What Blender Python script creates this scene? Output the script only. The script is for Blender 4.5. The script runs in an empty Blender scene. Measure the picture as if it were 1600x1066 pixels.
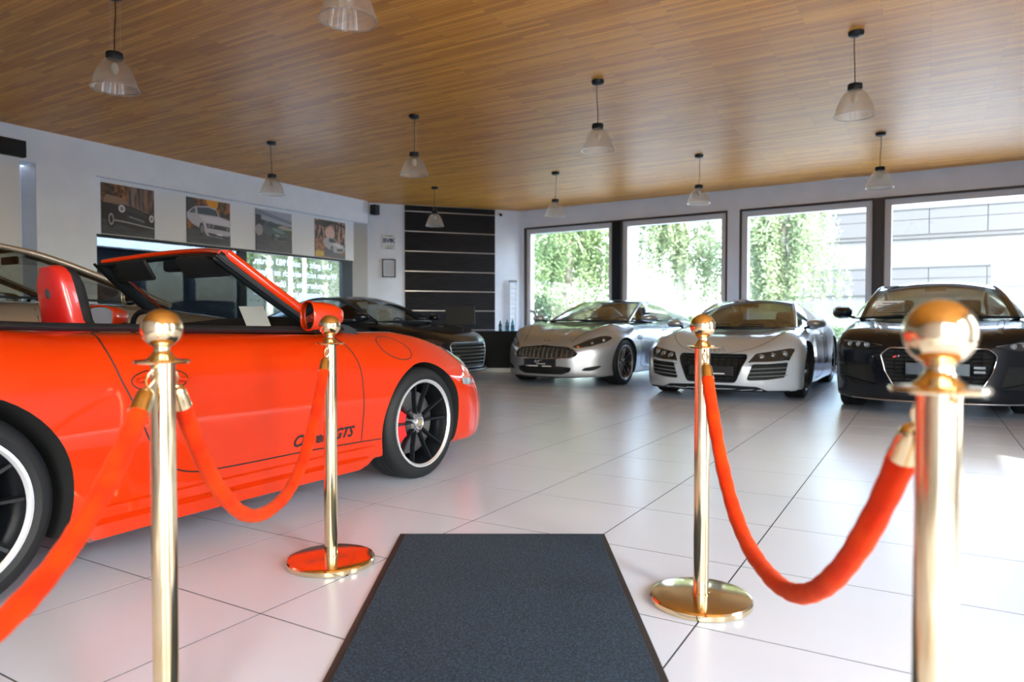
import bpy, bmesh, math, random
import numpy as np
from mathutils import Vector, Matrix
PI = math.pi
random.seed(7); rng = np.random.default_rng(7)
SC = bpy.context.scene
COL = SC.collection

# ------------------------------------------------------------------ camera, world, sun, exposure
CAM_H = 0.908; YAW = 0.532; FPX = 1100.0
cd = bpy.data.cameras.new('camera'); cam = bpy.data.objects.new('camera', cd); COL.objects.link(cam)
cam.location = (0, 0, CAM_H)
cam.rotation_euler = (PI/2 - math.atan(29/1100.0), 0, YAW)
cd.sensor_width = 36.0; cd.lens = 36.0*FPX/1600.0
cd.clip_start = 0.05; cd.clip_end = 300
cd.dof.use_dof = True; cd.dof.focus_distance = 3.2; cd.dof.aperture_fstop = 2.9
SC.camera = cam
SC.view_settings.view_transform = 'Standard'; SC.view_settings.look = 'None'
SC.view_settings.gamma = 1.0; SC.view_settings.use_curve_mapping = False
SC.view_settings.exposure = 1.82
SC.cycles.use_denoising = True
SC.cycles.max_bounces = 9; SC.cycles.diffuse_bounces = 5; SC.cycles.glossy_bounces = 5
SC.cycles.transmission_bounces = 6; SC.cycles.transparent_max_bounces = 24
SC.cycles.caustics_reflective = False; SC.cycles.caustics_refractive = False
SC.cycles.sample_clamp_indirect = 2.0

world = bpy.data.worlds.new('world'); SC.world = world; world.use_nodes = True
wn = world.node_tree.nodes; wl = world.node_tree.links
bg = wn['Background']
sky = wn.new('ShaderNodeTexSky'); sky.sky_type = 'NISHITA'
sky.sun_disc = False; sky.sun_elevation = math.radians(40); sky.sun_rotation = math.radians(125)
sky.air_density = 1.0; sky.dust_density = 2.5; sky.ozone_density = 1.0
hs = wn.new('ShaderNodeHueSaturation'); hs.inputs['Saturation'].default_value = 0.85
wl.new(sky.outputs[0], hs.inputs['Color']); wl.new(hs.outputs[0], bg.inputs[0])
bg.inputs[1].default_value = 1.15

SUN_AZ = (0.82, -0.57); SUN_EL = math.radians(40)
sd = bpy.data.lights.new('sun', 'SUN'); sd.energy = 3.0; sd.angle = math.radians(0.6); sd.color = (1.0, 0.965, 0.92)
sun = bpy.data.objects.new('sun', sd); COL.objects.link(sun)
_d = Vector((-SUN_AZ[0]*math.cos(SUN_EL), -SUN_AZ[1]*math.cos(SUN_EL), -math.sin(SUN_EL)))
sun.rotation_euler = _d.to_track_quat('-Z', 'Y').to_euler(); sun.location = (12, -8, 14)

def portal(name, loc, size, rot):
    l = bpy.data.lights.new(name, 'AREA'); l.shape = 'RECTANGLE'; l.size = size[0]; l.size_y = size[1]
    l.cycles.is_portal = True
    o = bpy.data.objects.new(name, l); COL.objects.link(o); o.location = loc; o.rotation_euler = rot
    return o

CEIL = 3.5; WX = -10.33; EX = 3.2; BY = -2.4         # ceiling height, left wall, right wall, back wall
portal('window_light', (-3.3, 14.0, 1.65), (9.4, 2.9), (-PI/2, 0, -0.044))
portal("window_light", (EX-0.02, 3.29, 1.6), (3.0, 1.38), (0, PI/2, 0))
portal("window_light", (EX-0.02, -0.1, 1.6), (3.0, 1.2), (0, PI/2, 0))
portal('window_light', (1.8, BY+0.02, 1.6), (2.8, 3.0), (PI/2, 0, 0))

# ------------------------------------------------------------------ materials
def lin(c):
    return tuple(((v/255.0)/12.92 if v/255.0 <= 0.04045 else ((v/255.0+0.055)/1.055)**2.4) for v in c)
MATS = {}
def mat(name, color=(0.8, 0.8, 0.8), rough=0.5, metal=0.0, coat=0.0, spec=0.5, emis=None, alpha=None, sheen=0.0, coat_rough=0.03):
    if name in MATS: return MATS[name]
    m = bpy.data.materials.new(name); m.use_nodes = True
    b = m.node_tree.nodes['Principled BSDF']
    b.inputs['Base Color'].default_value = (*color, 1); b.inputs['Roughness'].default_value = rough
    b.inputs['Metallic'].default_value = metal; b.inputs['Coat Weight'].default_value = coat
    b.inputs['Coat Roughness'].default_value = coat_rough
    b.inputs['Specular IOR Level'].default_value = spec
    if sheen: b.inputs['Sheen Weight'].default_value = sheen
    MATS[name] = m; return m
def nodes(m): return m.node_tree.nodes, m.node_tree.links, m.node_tree.nodes['Principled BSDF']
def noise_color(m, c1, c2, scale=5, detail=4, stretch=(1, 1, 1), bump=0.0, bscale=None, coord='Object', lo=0.35, hi=0.65, rot=(0,0,0)):
    n, l, b = nodes(m)
    tc = n.new('ShaderNodeTexCoord'); mp = n.new('ShaderNodeMapping'); mp.inputs['Scale'].default_value = stretch
    mp.inputs['Rotation'].default_value = rot
    l.new(n.new('ShaderNodeNewGeometry').outputs['Position'] if coord == 'World' else tc.outputs[coord], mp.inputs[0])
    t = n.new('ShaderNodeTexNoise'); t.inputs['Scale'].default_value = scale; t.inputs['Detail'].default_value = detail
    l.new(mp.outputs[0], t.inputs['Vector'])
    r = n.new('ShaderNodeValToRGB'); r.color_ramp.elements[0].color = (*c1, 1); r.color_ramp.elements[1].color = (*c2, 1)
    r.color_ramp.elements[0].position = lo; r.color_ramp.elements[1].position = hi
    l.new(t.outputs['Fac'], r.inputs[0]); l.new(r.outputs[0], b.inputs['Base Color'])
    if bump:
        t2 = n.new('ShaderNodeTexNoise'); t2.inputs['Scale'].default_value = bscale or scale*8; t2.inputs['Detail'].default_value = 3
        l.new(mp.outputs[0], t2.inputs['Vector'])
        bp = n.new('ShaderNodeBump'); bp.inputs['Strength'].default_value = bump; bp.inputs['Distance'].default_value = 0.004
        l.new(t2.outputs['Fac'], bp.inputs['Height']); l.new(bp.outputs[0], b.inputs['Normal'])
    return m
def thin_glass(name, tint=(0.9, 0.95, 0.95), extra=0.0, rough=0.0, diffuse=0.0, ior=1.45, dcol=(0.9,0.9,0.9)):
    if name in MATS: return MATS[name]
    m = bpy.data.materials.new(name); m.use_nodes = True
    n = m.node_tree.nodes; l = m.node_tree.links; n.clear()
    out = n.new('ShaderNodeOutputMaterial'); tr = n.new('ShaderNodeBsdfTransparent'); tr.inputs[0].default_value = (*tint, 1)
    gl = n.new('ShaderNodeBsdfGlossy'); gl.inputs['Roughness'].default_value = rough; gl.inputs[0].default_value = (1, 1, 1, 1)
    fr = n.new('ShaderNodeFresnel'); fr.inputs[0].default_value = ior
    mx = n.new('ShaderNodeMixShader')
    ad = n.new('ShaderNodeMath'); ad.operation = 'ADD'; ad.inputs[1].default_value = extra; ad.use_clamp = True
    # keep the reflectance symmetric for both faces of the sheet
    geo = n.new('ShaderNodeNewGeometry'); ml = n.new('ShaderNodeMath'); ml.operation = 'MULTIPLY_ADD'
    ml.inputs[1].default_value = 1.0/ior - ior; ml.inputs[2].default_value = ior
    l.new(geo.outputs['Backfacing'], ml.inputs[0]); l.new(ml.outputs[0], fr.inputs[0])
    l.new(fr.outputs[0], ad.inputs[0]); l.new(ad.outputs[0], mx.inputs[0])
    base = tr
    if diffuse > 0:
        df = n.new('ShaderNodeBsdfDiffuse'); df.inputs[0].default_value = (*dcol, 1)
        tl = n.new('ShaderNodeBsdfTranslucent'); tl.inputs[0].default_value = (*dcol, 1)
        m1 = n.new('ShaderNodeMixShader'); m1.inputs[0].default_value = 0.5
        l.new(df.outputs[0], m1.inputs[1]); l.new(tl.outputs[0], m1.inputs[2])
        m2 = n.new('ShaderNodeMixShader'); m2.inputs[0].default_value = diffuse
        l.new(tr.outputs[0], m2.inputs[1]); l.new(m1.outputs[0], m2.inputs[2]); base = m2
    l.new(base.outputs[0], mx.inputs[1]); l.new(gl.outputs[0], mx.inputs[2]); l.new(mx.outputs[0], out.inputs[0])
    MATS[name] = m; return m

M_WALL = noise_color(mat('white_plaster', rough=0.85), (0.74, 0.80, 0.90), (0.79, 0.85, 0.95), 3, bump=0.15, bscale=300)
M_WALLSHADED = mat('shaded_plaster', (0.36, 0.34, 0.32), 0.8)  # wall plaster with the shade of recessed faces put into its colour
M_SHADE = mat('dark_frame', (0.006, 0.010, 0.016), 0.5, spec=0.3)
M_FRAMEW = mat('white_frame', (0.72, 0.73, 0.75), 0.4)
M_FRAMEB = mat('brown_frame', (0.035, 0.028, 0.03), 0.4)
M_GLASS = thin_glass('window_glass', (0.94, 0.97, 0.96))
M_BLACK = mat('black_plastic', (0.006, 0.008, 0.011), 0.5, spec=0.3)
M_GLOSSBLACK = mat('gloss_black', (0.006, 0.008, 0.012), 0.12, coat=0.6)
M_RUBBER = mat('tyre_rubber', (0.009, 0.010, 0.012), 0.62, spec=0.3)
M_CHROME = mat('chrome', (0.85, 0.86, 0.88), 0.12, 1.0)
M_ALU = mat('brushed_aluminium', (0.62, 0.63, 0.65), 0.3, 1.0)
M_GOLD = noise_color(mat('polished_brass', rough=0.12, metal=1.0), (0.86, 0.66, 0.38), (0.93, 0.76, 0.50), 6)
M_WHITE = mat('white_paper', (0.8, 0.8, 0.78), 0.7)
M_LEATHER = noise_color(mat('black_leather', rough=0.6, spec=0.3), (0.006, 0.007, 0.009), (0.011, 0.012, 0.014), 20)
M_CLEAR = thin_glass('lamp_glass', (0.9, 0.92, 0.94), 0.04)
M_CARGLASS = thin_glass('car_glass', (0.34, 0.37, 0.33), 0.09)
M_CARGLASSDARK = thin_glass('dark_car_glass', (0.22, 0.26, 0.27), 0.03)
M_MIRROR = mat('mirror_glass', (0.8, 0.85, 0.9), 0.03, 1.0)
M_TEXTBLACK = mat('black_lettering', (0.01, 0.01, 0.012), 0.4)

# ------------------------------------------------------------------ mesh helpers
def link(name, me, mats=None, parent=None, loc=None, rot=None):
    o = bpy.data.objects.new(name, me); COL.objects.link(o)
    if mats is not None:
        for m in (mats if isinstance(mats, (list, tuple)) else [mats]): me.materials.append(m)
    if parent is not None: o.parent = parent
    if loc is not None: o.location = loc
    if rot is not None: o.rotation_euler = rot
    return o
def smooth(me, ang=35):
    me.polygons.foreach_set('use_smooth', [True]*len(me.polygons))
    me.set_sharp_from_angle(angle=math.radians(ang)); me.update()
def mesh(name, V, Fc, mats=None, parent=None, sm=None, mi=None, loc=None, rot=None, recalc=False):
    me = bpy.data.meshes.new(name); me.from_pydata([tuple(map(float, v)) for v in V], [], [tuple(map(int, f)) for f in Fc])
    if recalc:
        b = bmesh.new(); b.from_mesh(me); bmesh.ops.recalc_face_normals(b, faces=b.faces); b.to_mesh(me); b.free()
    if mi is not None: me.polygons.foreach_set('material_index', list(mi))
    me.update()
    if sm: smooth(me, sm)
    return link(name, me, mats, parent, loc, rot)
def tagit(o, label=None, cat=None, group=None, kind=None):
    if label: o['label'] = label
    if cat: o['category'] = cat
    if group: o['group'] = group
    if kind: o['kind'] = kind
    return o
def empty(name, loc=(0, 0, 0), rz=0.0, label=None, cat=None, group=None, kind=None, parent=None):
    o = bpy.data.objects.new(name, None); COL.objects.link(o); o.location = loc; o.rotation_euler = (0, 0, rz)
    o.empty_display_size = 0.1
    if parent: o.parent = parent
    return tagit(o, label, cat, group, kind)
class MB:
    """collects simple shapes into one mesh"""
    def __init__(s): s.V = []; s.F = []; s.mi = []
    def add(s, V, F, m=0):
        k = len(s.V); s.V += [tuple(v) for v in V]; s.F += [tuple(i+k for i in f) for f in F]; s.mi += [m]*len(F); return s
    def box(s, c, d, m=0, R=None, bev=0.0):
        hx, hy, hz = d[0]/2, d[1]/2, d[2]/2
        if bev > 0:
            b = bmesh.new(); bmesh.ops.create_cube(b, size=1.0)
            bmesh.ops.scale(b, vec=(2*hx, 2*hy, 2*hz), verts=b.verts)
            bmesh.ops.bevel(b, geom=b.edges[:], offset=bev, segments=2, affect='EDGES', profile=0.5)
            b.verts.ensure_lookup_table(); V = [v.co.copy() for v in b.verts]; F = [[v.index for v in f.verts] for f in b.faces]; b.free()
        else:
            V = [Vector((x, y, z)) for x in (-hx, hx) for y in (-hy, hy) for z in (-hz, hz)]
            F = [(0, 1, 3, 2), (4, 6, 7, 5), (0, 4, 5, 1), (2, 3, 7, 6), (0, 2, 6, 4), (1, 5, 7, 3)]
        if R is not None: V = [R @ v for v in V]
        return s.add([v + Vector(c) for v in V], F, m)
    def tube(s, pts, r, n=8, m=0, cap=True, closed=False):
        P = [Vector(p) for p in pts]; N = len(P); V = []; F = []
        up = None
        for i, p in enumerate(P):
            if closed: t = (P[(i+1) % N]-P[i-1])
            else: t = P[min(i+1, N-1)]-P[max(i-1, 0)]
            t = t.normalized() if t.length > 1e-9 else Vector((0, 0, 1))
            if up is None: up = Vector((0, 0, 1)) if abs(t.z) < 0.9 else Vector((1, 0, 0))
            a = t.cross(up); a = a.normalized() if a.length > 1e-6 else t.orthogonal().normalized()
            b = a.cross(t).normalized(); up = b
            rr = r[i] if isinstance(r, (list, tuple, np.ndarray)) else r
            if isinstance(rr, (list, tuple)): ra, rb = rr
            else: ra = rb = rr
            for k in range(n):
                th = 2*PI*k/n; V.append(p + a*(ra*math.cos(th)) + b*(rb*math.sin(th)))
        L = N if closed else N-1
        for i in range(L):
            for k in range(n):
                j = (i+1) % N; F.append((i*n+k, i*n+(k+1) % n, j*n+(k+1) % n, j*n+k))
        if cap and not closed: F.append(tuple(range(n-1, -1, -1))); F.append(tuple((N-1)*n+k for k in range(n)))
        return s.add(V, F, m)
    def lathe(s, prof, n=32, m=0, axis='z', c=(0, 0, 0), rib=None):
        V = []; F = []; N = len(prof)
        for i, (r, h) in enumerate(prof):
            for k in range(n):
                th = 2*PI*k/n; rr = r*(1+(rib if (rib and k % 2) else 0))
                x, y = rr*math.cos(th), rr*math.sin(th)
                V.append({'z': (x, y, h), 'y': (x, h, y), 'x': (h, x, y)}[axis])
        for i in range(N-1):
            for k in range(n):
                F.append((i*n+k, i*n+(k+1) % n, (i+1)*n+(k+1) % n, (i+1)*n+k))
        if prof[0][0] > 1e-6 and False: pass
        return s.add([Vector(v)+Vector(c) for v in V], F, m)
    def prism(s, poly, h0, h1, m=0, axis='z'):
        n = len(poly); V = []
        for h in (h0, h1):
            for a, b in poly: V.append({'z': (a, b, h), 'x': (h, a, b), 'y': (a, h, b)}[axis])
        F = [tuple(range(n-1, -1, -1)), tuple(range(n, 2*n))]+[(i, (i+1) % n, n+(i+1) % n, n+i) for i in range(n)]
        return s.add(V, F, m)
    def ball(s, c, r, m=0, nu=20, nv=12, sc=(1, 1, 1)):
        V = [(0, 0, -1)]; F = []
        for j in range(1, nv):
            ph = -PI/2+PI*j/nv
            for i in range(nu): V.append((math.cos(ph)*math.cos(2*PI*i/nu), math.cos(ph)*math.sin(2*PI*i/nu), math.sin(ph)))
        V.append((0, 0, 1)); T = len(V)-1
        for i in range(nu):
            F.append((0, 1+(i+1) % nu, 1+i)); F.append((T, 1+(nv-2)*nu+i, 1+(nv-2)*nu+(i+1) % nu))
            for j in range(nv-2): F.append((1+j*nu+i, 1+j*nu+(i+1) % nu, 1+(j+1)*nu+(i+1) % nu, 1+(j+1)*nu+i))
        return s.add([(v[0]*r*sc[0]+c[0], v[1]*r*sc[1]+c[1], v[2]*r*sc[2]+c[2]) for v in V], F, m)
    def build(s, name, mats, parent=None, sm=None, recalc=True, loc=None, rot=None):
        return mesh(name, s.V, s.F, mats, parent, sm, s.mi, loc, rot, recalc)
def text_mesh(txt, size, shear=0.0, bold=0.0, align='CENTER', space=1.0):
    cu = bpy.data.curves.new('lettering', 'FONT'); cu.body = txt; cu.size = size; cu.shear = shear; cu.offset = bold
    cu.align_x = align; cu.align_y = 'CENTER'; cu.space_character = space; cu.resolution_u = 3
    o = bpy.data.objects.new('lettering', cu); COL.objects.link(o)
    dg = bpy.context.evaluated_depsgraph_get(); me = bpy.data.meshes.new_from_object(o.evaluated_get(dg))
    V = [v.co.copy() for v in me.vertices]; F = [tuple(p.vertices) for p in me.polygons]
    bpy.data.objects.remove(o); bpy.data.curves.remove(cu); bpy.data.meshes.remove(me)
    return V, F
def text_on(name, txt, size, o, u, v, m, parent=None, mirror=False, lift=None, **k):
    """flat lettering on the plane at o with axes u, v"""
    V, F = text_mesh(txt, size, **k); o = Vector(o); u = Vector(u); v = Vector(v)
    s = -1 if mirror else 1
    return mesh(name, [o+u*(p.x*s)+v*p.y for p in V], F, m, parent)

class Spl:
    """1-D cubic Hermite interpolation, vectorised"""
    def __init__(s, pts):
        a = np.array(sorted(pts), float); s.x = a[:, 0]; s.y = a[:, 1]
        d = np.diff(s.y)/np.diff(s.x); t = np.zeros_like(s.y)
        t[0] = d[0]; t[-1] = d[-1]
        for i in range(1, len(t)-1):
            t[i] = 0 if d[i-1]*d[i] <= 0 else 2*d[i-1]*d[i]/(d[i-1]+d[i])
        s.t = t
    def __call__(s, q):
        q = np.clip(q, s.x[0], s.x[-1]); i = np.clip(np.searchsorted(s.x, q)-1, 0, len(s.x)-2)
        h = s.x[i+1]-s.x[i]; u = (q-s.x[i])/h
        return (s.y[i]*(1+2*u)*(1-u)**2+s.t[i]*h*u*(1-u)**2+s.y[i+1]*u*u*(3-2*u)-s.t[i+1]*h*u*u*(1-u))
def smax(a, b, k):
    h = np.maximum(k-np.abs(a-b), 0)/k
    return np.maximum(a, b)+h*h*k*0.25
def cat(pts, n=8):
    """Catmull-Rom through 3-D (or n-D) points"""
    P = [np.array(p, float) for p in pts]; out = []
    for i in range(len(P)-1):
        p0 = P[i-1] if i > 0 else 2*P[0]-P[1]; p1 = P[i]; p2 = P[i+1]; p3 = P[i+2] if i+2 < len(P) else 2*P[-1]-P[-2]
        for j in range(n):
            t = j/n; out.append(0.5*((2*p1)+(-p0+p2)*t+(2*p0-5*p1+4*p2-p3)*t*t+(-p0+3*p1-3*p2+p3)*t**3))
    out.append(P[-1]); return out

# ------------------------------------------------------------------ the room
class Frame:
    """vertical plane frame: s along the wall, z up, d out of the wall into the room"""
    def __init__(s, A, B, flip=1):
        s.A = Vector((A[0], A[1], 0)); d = Vector((B[0]-A[0], B[1]-A[1], 0)); s.L = d.length; s.u = d.normalized()
        s.n = Vector((s.u.y, -s.u.x, 0))*flip
    def p(s, a, z, d=0.0): return s.A + s.u*a + s.n*d + Vector((0, 0, z))
    def R(s): return Matrix((s.u, s.n, Vector((0, 0, 1)))).transposed()
    def box(s, mb, a0, a1, z0, z1, d0, d1, m=0, bev=0.0):
        return mb.box(s.p((a0+a1)/2, (z0+z1)/2, (d0+d1)/2), (abs(a1-a0), abs(d1-d0), abs(z1-z0)), m, s.R(), bev)
FW = Frame((-8.16, 14.304), (1.305, 13.882))          # window wall
FD = Frame((-10.38, 11.675), (-8.16, 14.304))         # diagonal wall with the dark panelling
FL = Frame((WX, 0), (WX, 1))                          # left wall: s == world Y
FR = Frame((EX, 14.0), (EX, 0))                       # right wall, s == 14-Y
FB = Frame((EX, BY), (WX, BY))                        # back wall
FL.n = Vector((1, 0, 0))
WEND = FW.u.dot(Vector((EX+8.16, 0, 0)))+0.15

# floor: recessed grout bed, square tiles
flr = empty('floor', (0, 0, 0), kind='structure')
mesh('grout_bed', [(-11.2, BY-0.2, -0.0005), (EX+.2, BY-0.2, -0.0005), (EX+.2, 14.9, -0.0005), (-11.2, 14.9, -0.0005), (-11.2, BY-0.2, -0.05), (EX+.2, BY-0.2, -0.05), (EX+.2, 14.9, -0.05), (-11.2, 14.9, -0.05)],
     [(0, 1, 2, 3), (7, 6, 5, 4), (0, 4, 5, 1), (1, 5, 6, 2), (2, 6, 7, 3), (3, 7, 4, 0)], mat('grout', (0.03, 0.03, 0.033), 0.9, spec=0.1), flr)
m_tile = noise_color(mat('grey_porcelain', rough=0.27, spec=0.55), (0.52, 0.565, 0.655), (0.56, 0.605, 0.70), 1.2, detail=6, lo=0.3, hi=0.7, coord='World')
TS = 0.5975; G = 0.0027; TX0, TY0 = -1.779, 2.67
def tile_geo(cx, cy, dz=0.0):
    h = TS/2-G; e = 0.0; V = []
    for (hh, z) in ((h, -0.012), (h, -0.0012), (h-e, 0.0)):
        V += [(cx-hh, cy-hh, z+dz), (cx+hh, cy-hh, z+dz), (cx+hh, cy+hh, z+dz), (cx-hh, cy+hh, z+dz)]
    Fc = [(8, 9, 10, 11)]
    for a in (0, 4): Fc += [(a+i, a+(i+1) % 4, a+4+(i+1) % 4, a+4+i) for i in range(4)]
    return V, Fc
cells = []
for i in range(-16, 10):
    for j in range(-10, 21):
        cx, cy = TX0+(i+.5)*TS, TY0+(j+.5)*TS
        if cx < WX-0.3 or cx > EX+0.1 or cy < BY-.1 or cy > 14.6: continue
        r = cx*math.cos(YAW)+cy*math.sin(YAW); f = -cx*math.sin(YAW)+cy*math.cos(YAW)
        vis = f > 0.9 and abs(r) < f*0.80+0.5
        cells.append(((f if vis else 100+f*f+r*r), cx, cy))
cells.sort(); tmesh = None; rest = MB()
for k, (f, cx, cy) in enumerate(cells):
    if k < 290 and f < 100:
        if tmesh is None:
            V, Fc = tile_geo(0, 0); tmesh = bpy.data.meshes.new('tile'); tmesh.from_pydata(V, [], Fc); tmesh.materials.append(m_tile)
        o = bpy.data.objects.new('tile', tmesh); COL.objects.link(o); o.parent = flr; o.location = (cx, cy, 0)
    else:
        V, Fc = tile_geo(cx, cy); rest.add(V, Fc)
tagit(rest.build('tile_field', m_tile, flr, recalc=False), kind='stuff')

# ceiling: narrow timber strips along X
m_ceil = mat('timber_strip', rough=0.42, spec=0.3)
n, l, b = nodes(m_ceil)
tc = n.new('ShaderNodeTexCoord'); mp = n.new('ShaderNodeMapping'); mp.inputs['Rotation'].default_value = (0, 0, 0.0)
l.new(tc.outputs['Object'], mp.inputs[0])
br = n.new('ShaderNodeTexBrick'); br.inputs['Scale'].default_value = 1.0
br.inputs['Brick Width'].default_value = 0.95; br.inputs['Row Height'].default_value = 0.046; br.inputs['Mortar Size'].default_value = 0.0013
br.inputs['Mortar Smooth'].default_value = 0.3; br.inputs['Bias'].default_value = 0.0; br.offset = 0.37; br.offset_frequency = 2
br.inputs['Color1'].default_value = (0, 0, 0, 1); br.inputs['Color2'].default_value = (1, 1, 1, 1); br.inputs['Mortar'].default_value = (0.5, 0.5, 0.5, 1)
l.new(mp.outputs[0], br.inputs['Vector'])
gr = n.new('ShaderNodeTexNoise'); gr.inputs['Scale'].default_value = 3.0; gr.inputs['Detail'].default_value = 6
mp2 = n.new('ShaderNodeMapping'); mp2.inputs['Scale'].default_value = (0.8, 14, 1); l.new(tc.outputs['Object'], mp2.inputs[0]); l.new(mp2.outputs[0], gr.inputs['Vector'])
mixf = n.new('ShaderNodeMath'); mixf.operation = 'MULTIPLY_ADD'; mixf.inputs[1].default_value = 0.45; l.new(br.outputs['Color'], mixf.inputs[0])
gm = n.new('ShaderNodeMath'); gm.operation = 'MULTIPLY'; gm.inputs[1].default_value = 0.6; l.new(gr.outputs['Fac'], gm.inputs[0]); l.new(gm.outputs[0], mixf.inputs[2])
cr = n.new('ShaderNodeValToRGB'); cr.color_ramp.elements[0].position = 0.12; cr.color_ramp.elements[1].position = 0.85
cr.color_ramp.elements[0].color = (0.40, 0.145, 0.018, 1); cr.color_ramp.elements[1].color = (0.80, 0.38, 0.07, 1)
l.new(mixf.outputs[0], cr.inputs[0])
dk = n.new('ShaderNodeMixRGB'); dk.blend_type = 'MIX'; dk.inputs[2].default_value = (0.16, 0.07, 0.022, 1)
l.new(br.outputs['Fac'], dk.inputs[0]); l.new(cr.outputs[0], dk.inputs[1]); l.new(dk.outputs[0], b.inputs['Base Color'])
bp = n.new('ShaderNodeBump'); bp.inputs['Strength'].default_value = 0.6; bp.inputs['Distance'].default_value = 0.004; bp.invert = True
l.new(br.outputs['Fac'], bp.inputs['Height']); l.new(bp.outputs[0], b.inputs['Normal'])
P = [(WX-0.2, BY), (EX+.1, BY), (EX+.1, FW.p(WEND, 0).y), (-8.16, 14.304), (-10.45, 11.60)]
tagit(MB().prism(P, CEIL, CEIL+0.12).build('ceiling', m_ceil, recalc=True), kind='structure')

# left wall
w = MB()
FL.box(w, BY, 4.0, 0, CEIL, -0.3, 0)
FL.box(w, 4.0, 4.95, 3.045, CEIL, -0.3, 0)              # above the niche
FL.box(w, 4.0, 4.95, 0, 3.045, -0.5, -0.38)             # niche back
FL.box(w, 4.95, 5.74, 0, CEIL, -0.4, 0)
FL.box(w, 5.74, 11.48, 3.02, CEIL, -0.3, 0)             # beam over the glazing
FL.box(w, 5.74, 11.2, 0, 0.28, -0.3, -0.10)
FL.box(w, 5.74, 5.85, 2.20, 3.02, -0.3, -0.08)
tagit(w.build('wall_left', M_WALL, sm=None), kind='structure')
w = MB(); FL.box(w, 11.10, 11.80, 0, 3.02, -0.35, -0.12); FL.box(w, 11.485, 11.80, 3.02, CEIL, -0.3, -0.10)  # recess end faces and niche side, coloured darker as shaded wall
FL.box(w, 4.945, 4.95, 0, 3.04, -0.38, -0.002)
tagit(w.build('trim_1', M_WALLSHADED), kind='structure')
w = MB(); FL.box(w, 5.74, 11.14, 2.205, 3.02, -0.20, -0.10)
tagit(w.build('trim_2', mat('white_board', (0.70, 0.72, 0.75), 0.5)), kind='structure')
# glazed band below the pictures
gz = empty('window_1', FL.p(8.4, 0, -0.15), kind='structure')
w = MB(); q = Vector(gz.location)
def relbox(mb, F, o, *a, **k):
    t = MB(); F.box(t, *a, **k); mb.add([Vector(v)-o for v in t.V], t.F, t.mi[0] if t.mi else 0)
relbox(w, FL, q, 5.74, 11.10, 2.165, 2.205, -0.19, -0.09)
relbox(w, FL, q, 8.27, 8.42, 0.28, 2.17, -0.19, -0.10)
relbox(w, FL, q, 10.80, 11.10, 0.28, 2.17, -0.19, -0.10)
relbox(w, FL, q, 5.74, 5.80, 0.28, 2.17, -0.19, -0.10)
relbox(w, FL, q, 5.74, 11.10, 0.28, 0.36, -0.19, -0.10)
w.build('window_frame', M_SHADE, gz)
for a0, a1 in ((5.80, 8.27), (8.42, 10.80)):
    w = MB(); relbox(w, FL, q, a0, a1, 0.36, 2.165, -0.150, -0.144); w.build('pane', thin_glass('coated_glass', (0.90, 0.94, 0.93), 0.0, ior=1.14) if a0 > 7 else thin_glass('smoked_glass', (0.35, 0.40, 0.43), 0.0, ior=1.3), gz)
# lettering stuck on the outside of the right pane: it reads from the street
m_film = thin_glass('white_film', (.9, .9, .9), 0.0, .3, diffuse=.9, dcol=(.97, .97, .97))
for k, (t, z, sz) in enumerate((('Uns geht es seit 1983 darum,', 2.03, .165), ('Werten nicht einfach zu folgen,', 1.835, .165), ('sondern sie zu \u00fcberholen.', 1.63, .175), ('Kommen Sie gerne mit uns weiter.', 1.455, .12))):
    text_on('lettering', t, sz, FL.p(8.60, z, -0.152)-q, (0, 1, 0), (0, 0, 1), m_film, gz, mirror=True, align='RIGHT', bold=0.004)
w = MB(); relbox(w, FL, q, 9.62, 10.28, 0.75, 1.42, -0.156, -0.151); w.build('poster_sheet', m_film, gz)

# diagonal wall: white with dark panelling
w = MB(); FD.box(w, -0.2, FD.L+0.1, 0, CEIL, -0.25, 0)
tagit(w.build('wall_diagonal', M_WALL), kind='structure')
pn = empty('wall_panelling', FD.p(1.74, 0, 0.02), kind='structure')
pn.name = 'trim_3'
m_pan = noise_color(mat('dark_wood_panel', rough=0.6, spec=0.15), (0.008, 0.008, 0.010), (0.019, 0.017, 0.019), 4, stretch=(1, 1, 14), lo=0.3, hi=0.7)
q = Vector(pn.location); zs = [0.0, 0.30, 0.735, 1.17, 1.605, 2.043, 2.485, 2.922, 3.362, CEIL]
for z0, z1 in zip(zs[:-1], zs[1:]):
    w = MB(); relbox(w, FD, q, 0.697, 2.783, z0+0.009, z1-0.009, 0.0, 0.022, bev=0.002); w.build('panel', m_pan, pn)
w = MB(); relbox(w, FD, q, 0.697, 2.783, 0, CEIL, 0.0, 0.008); w.build('joint_strip', M_ALU, pn)

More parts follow.
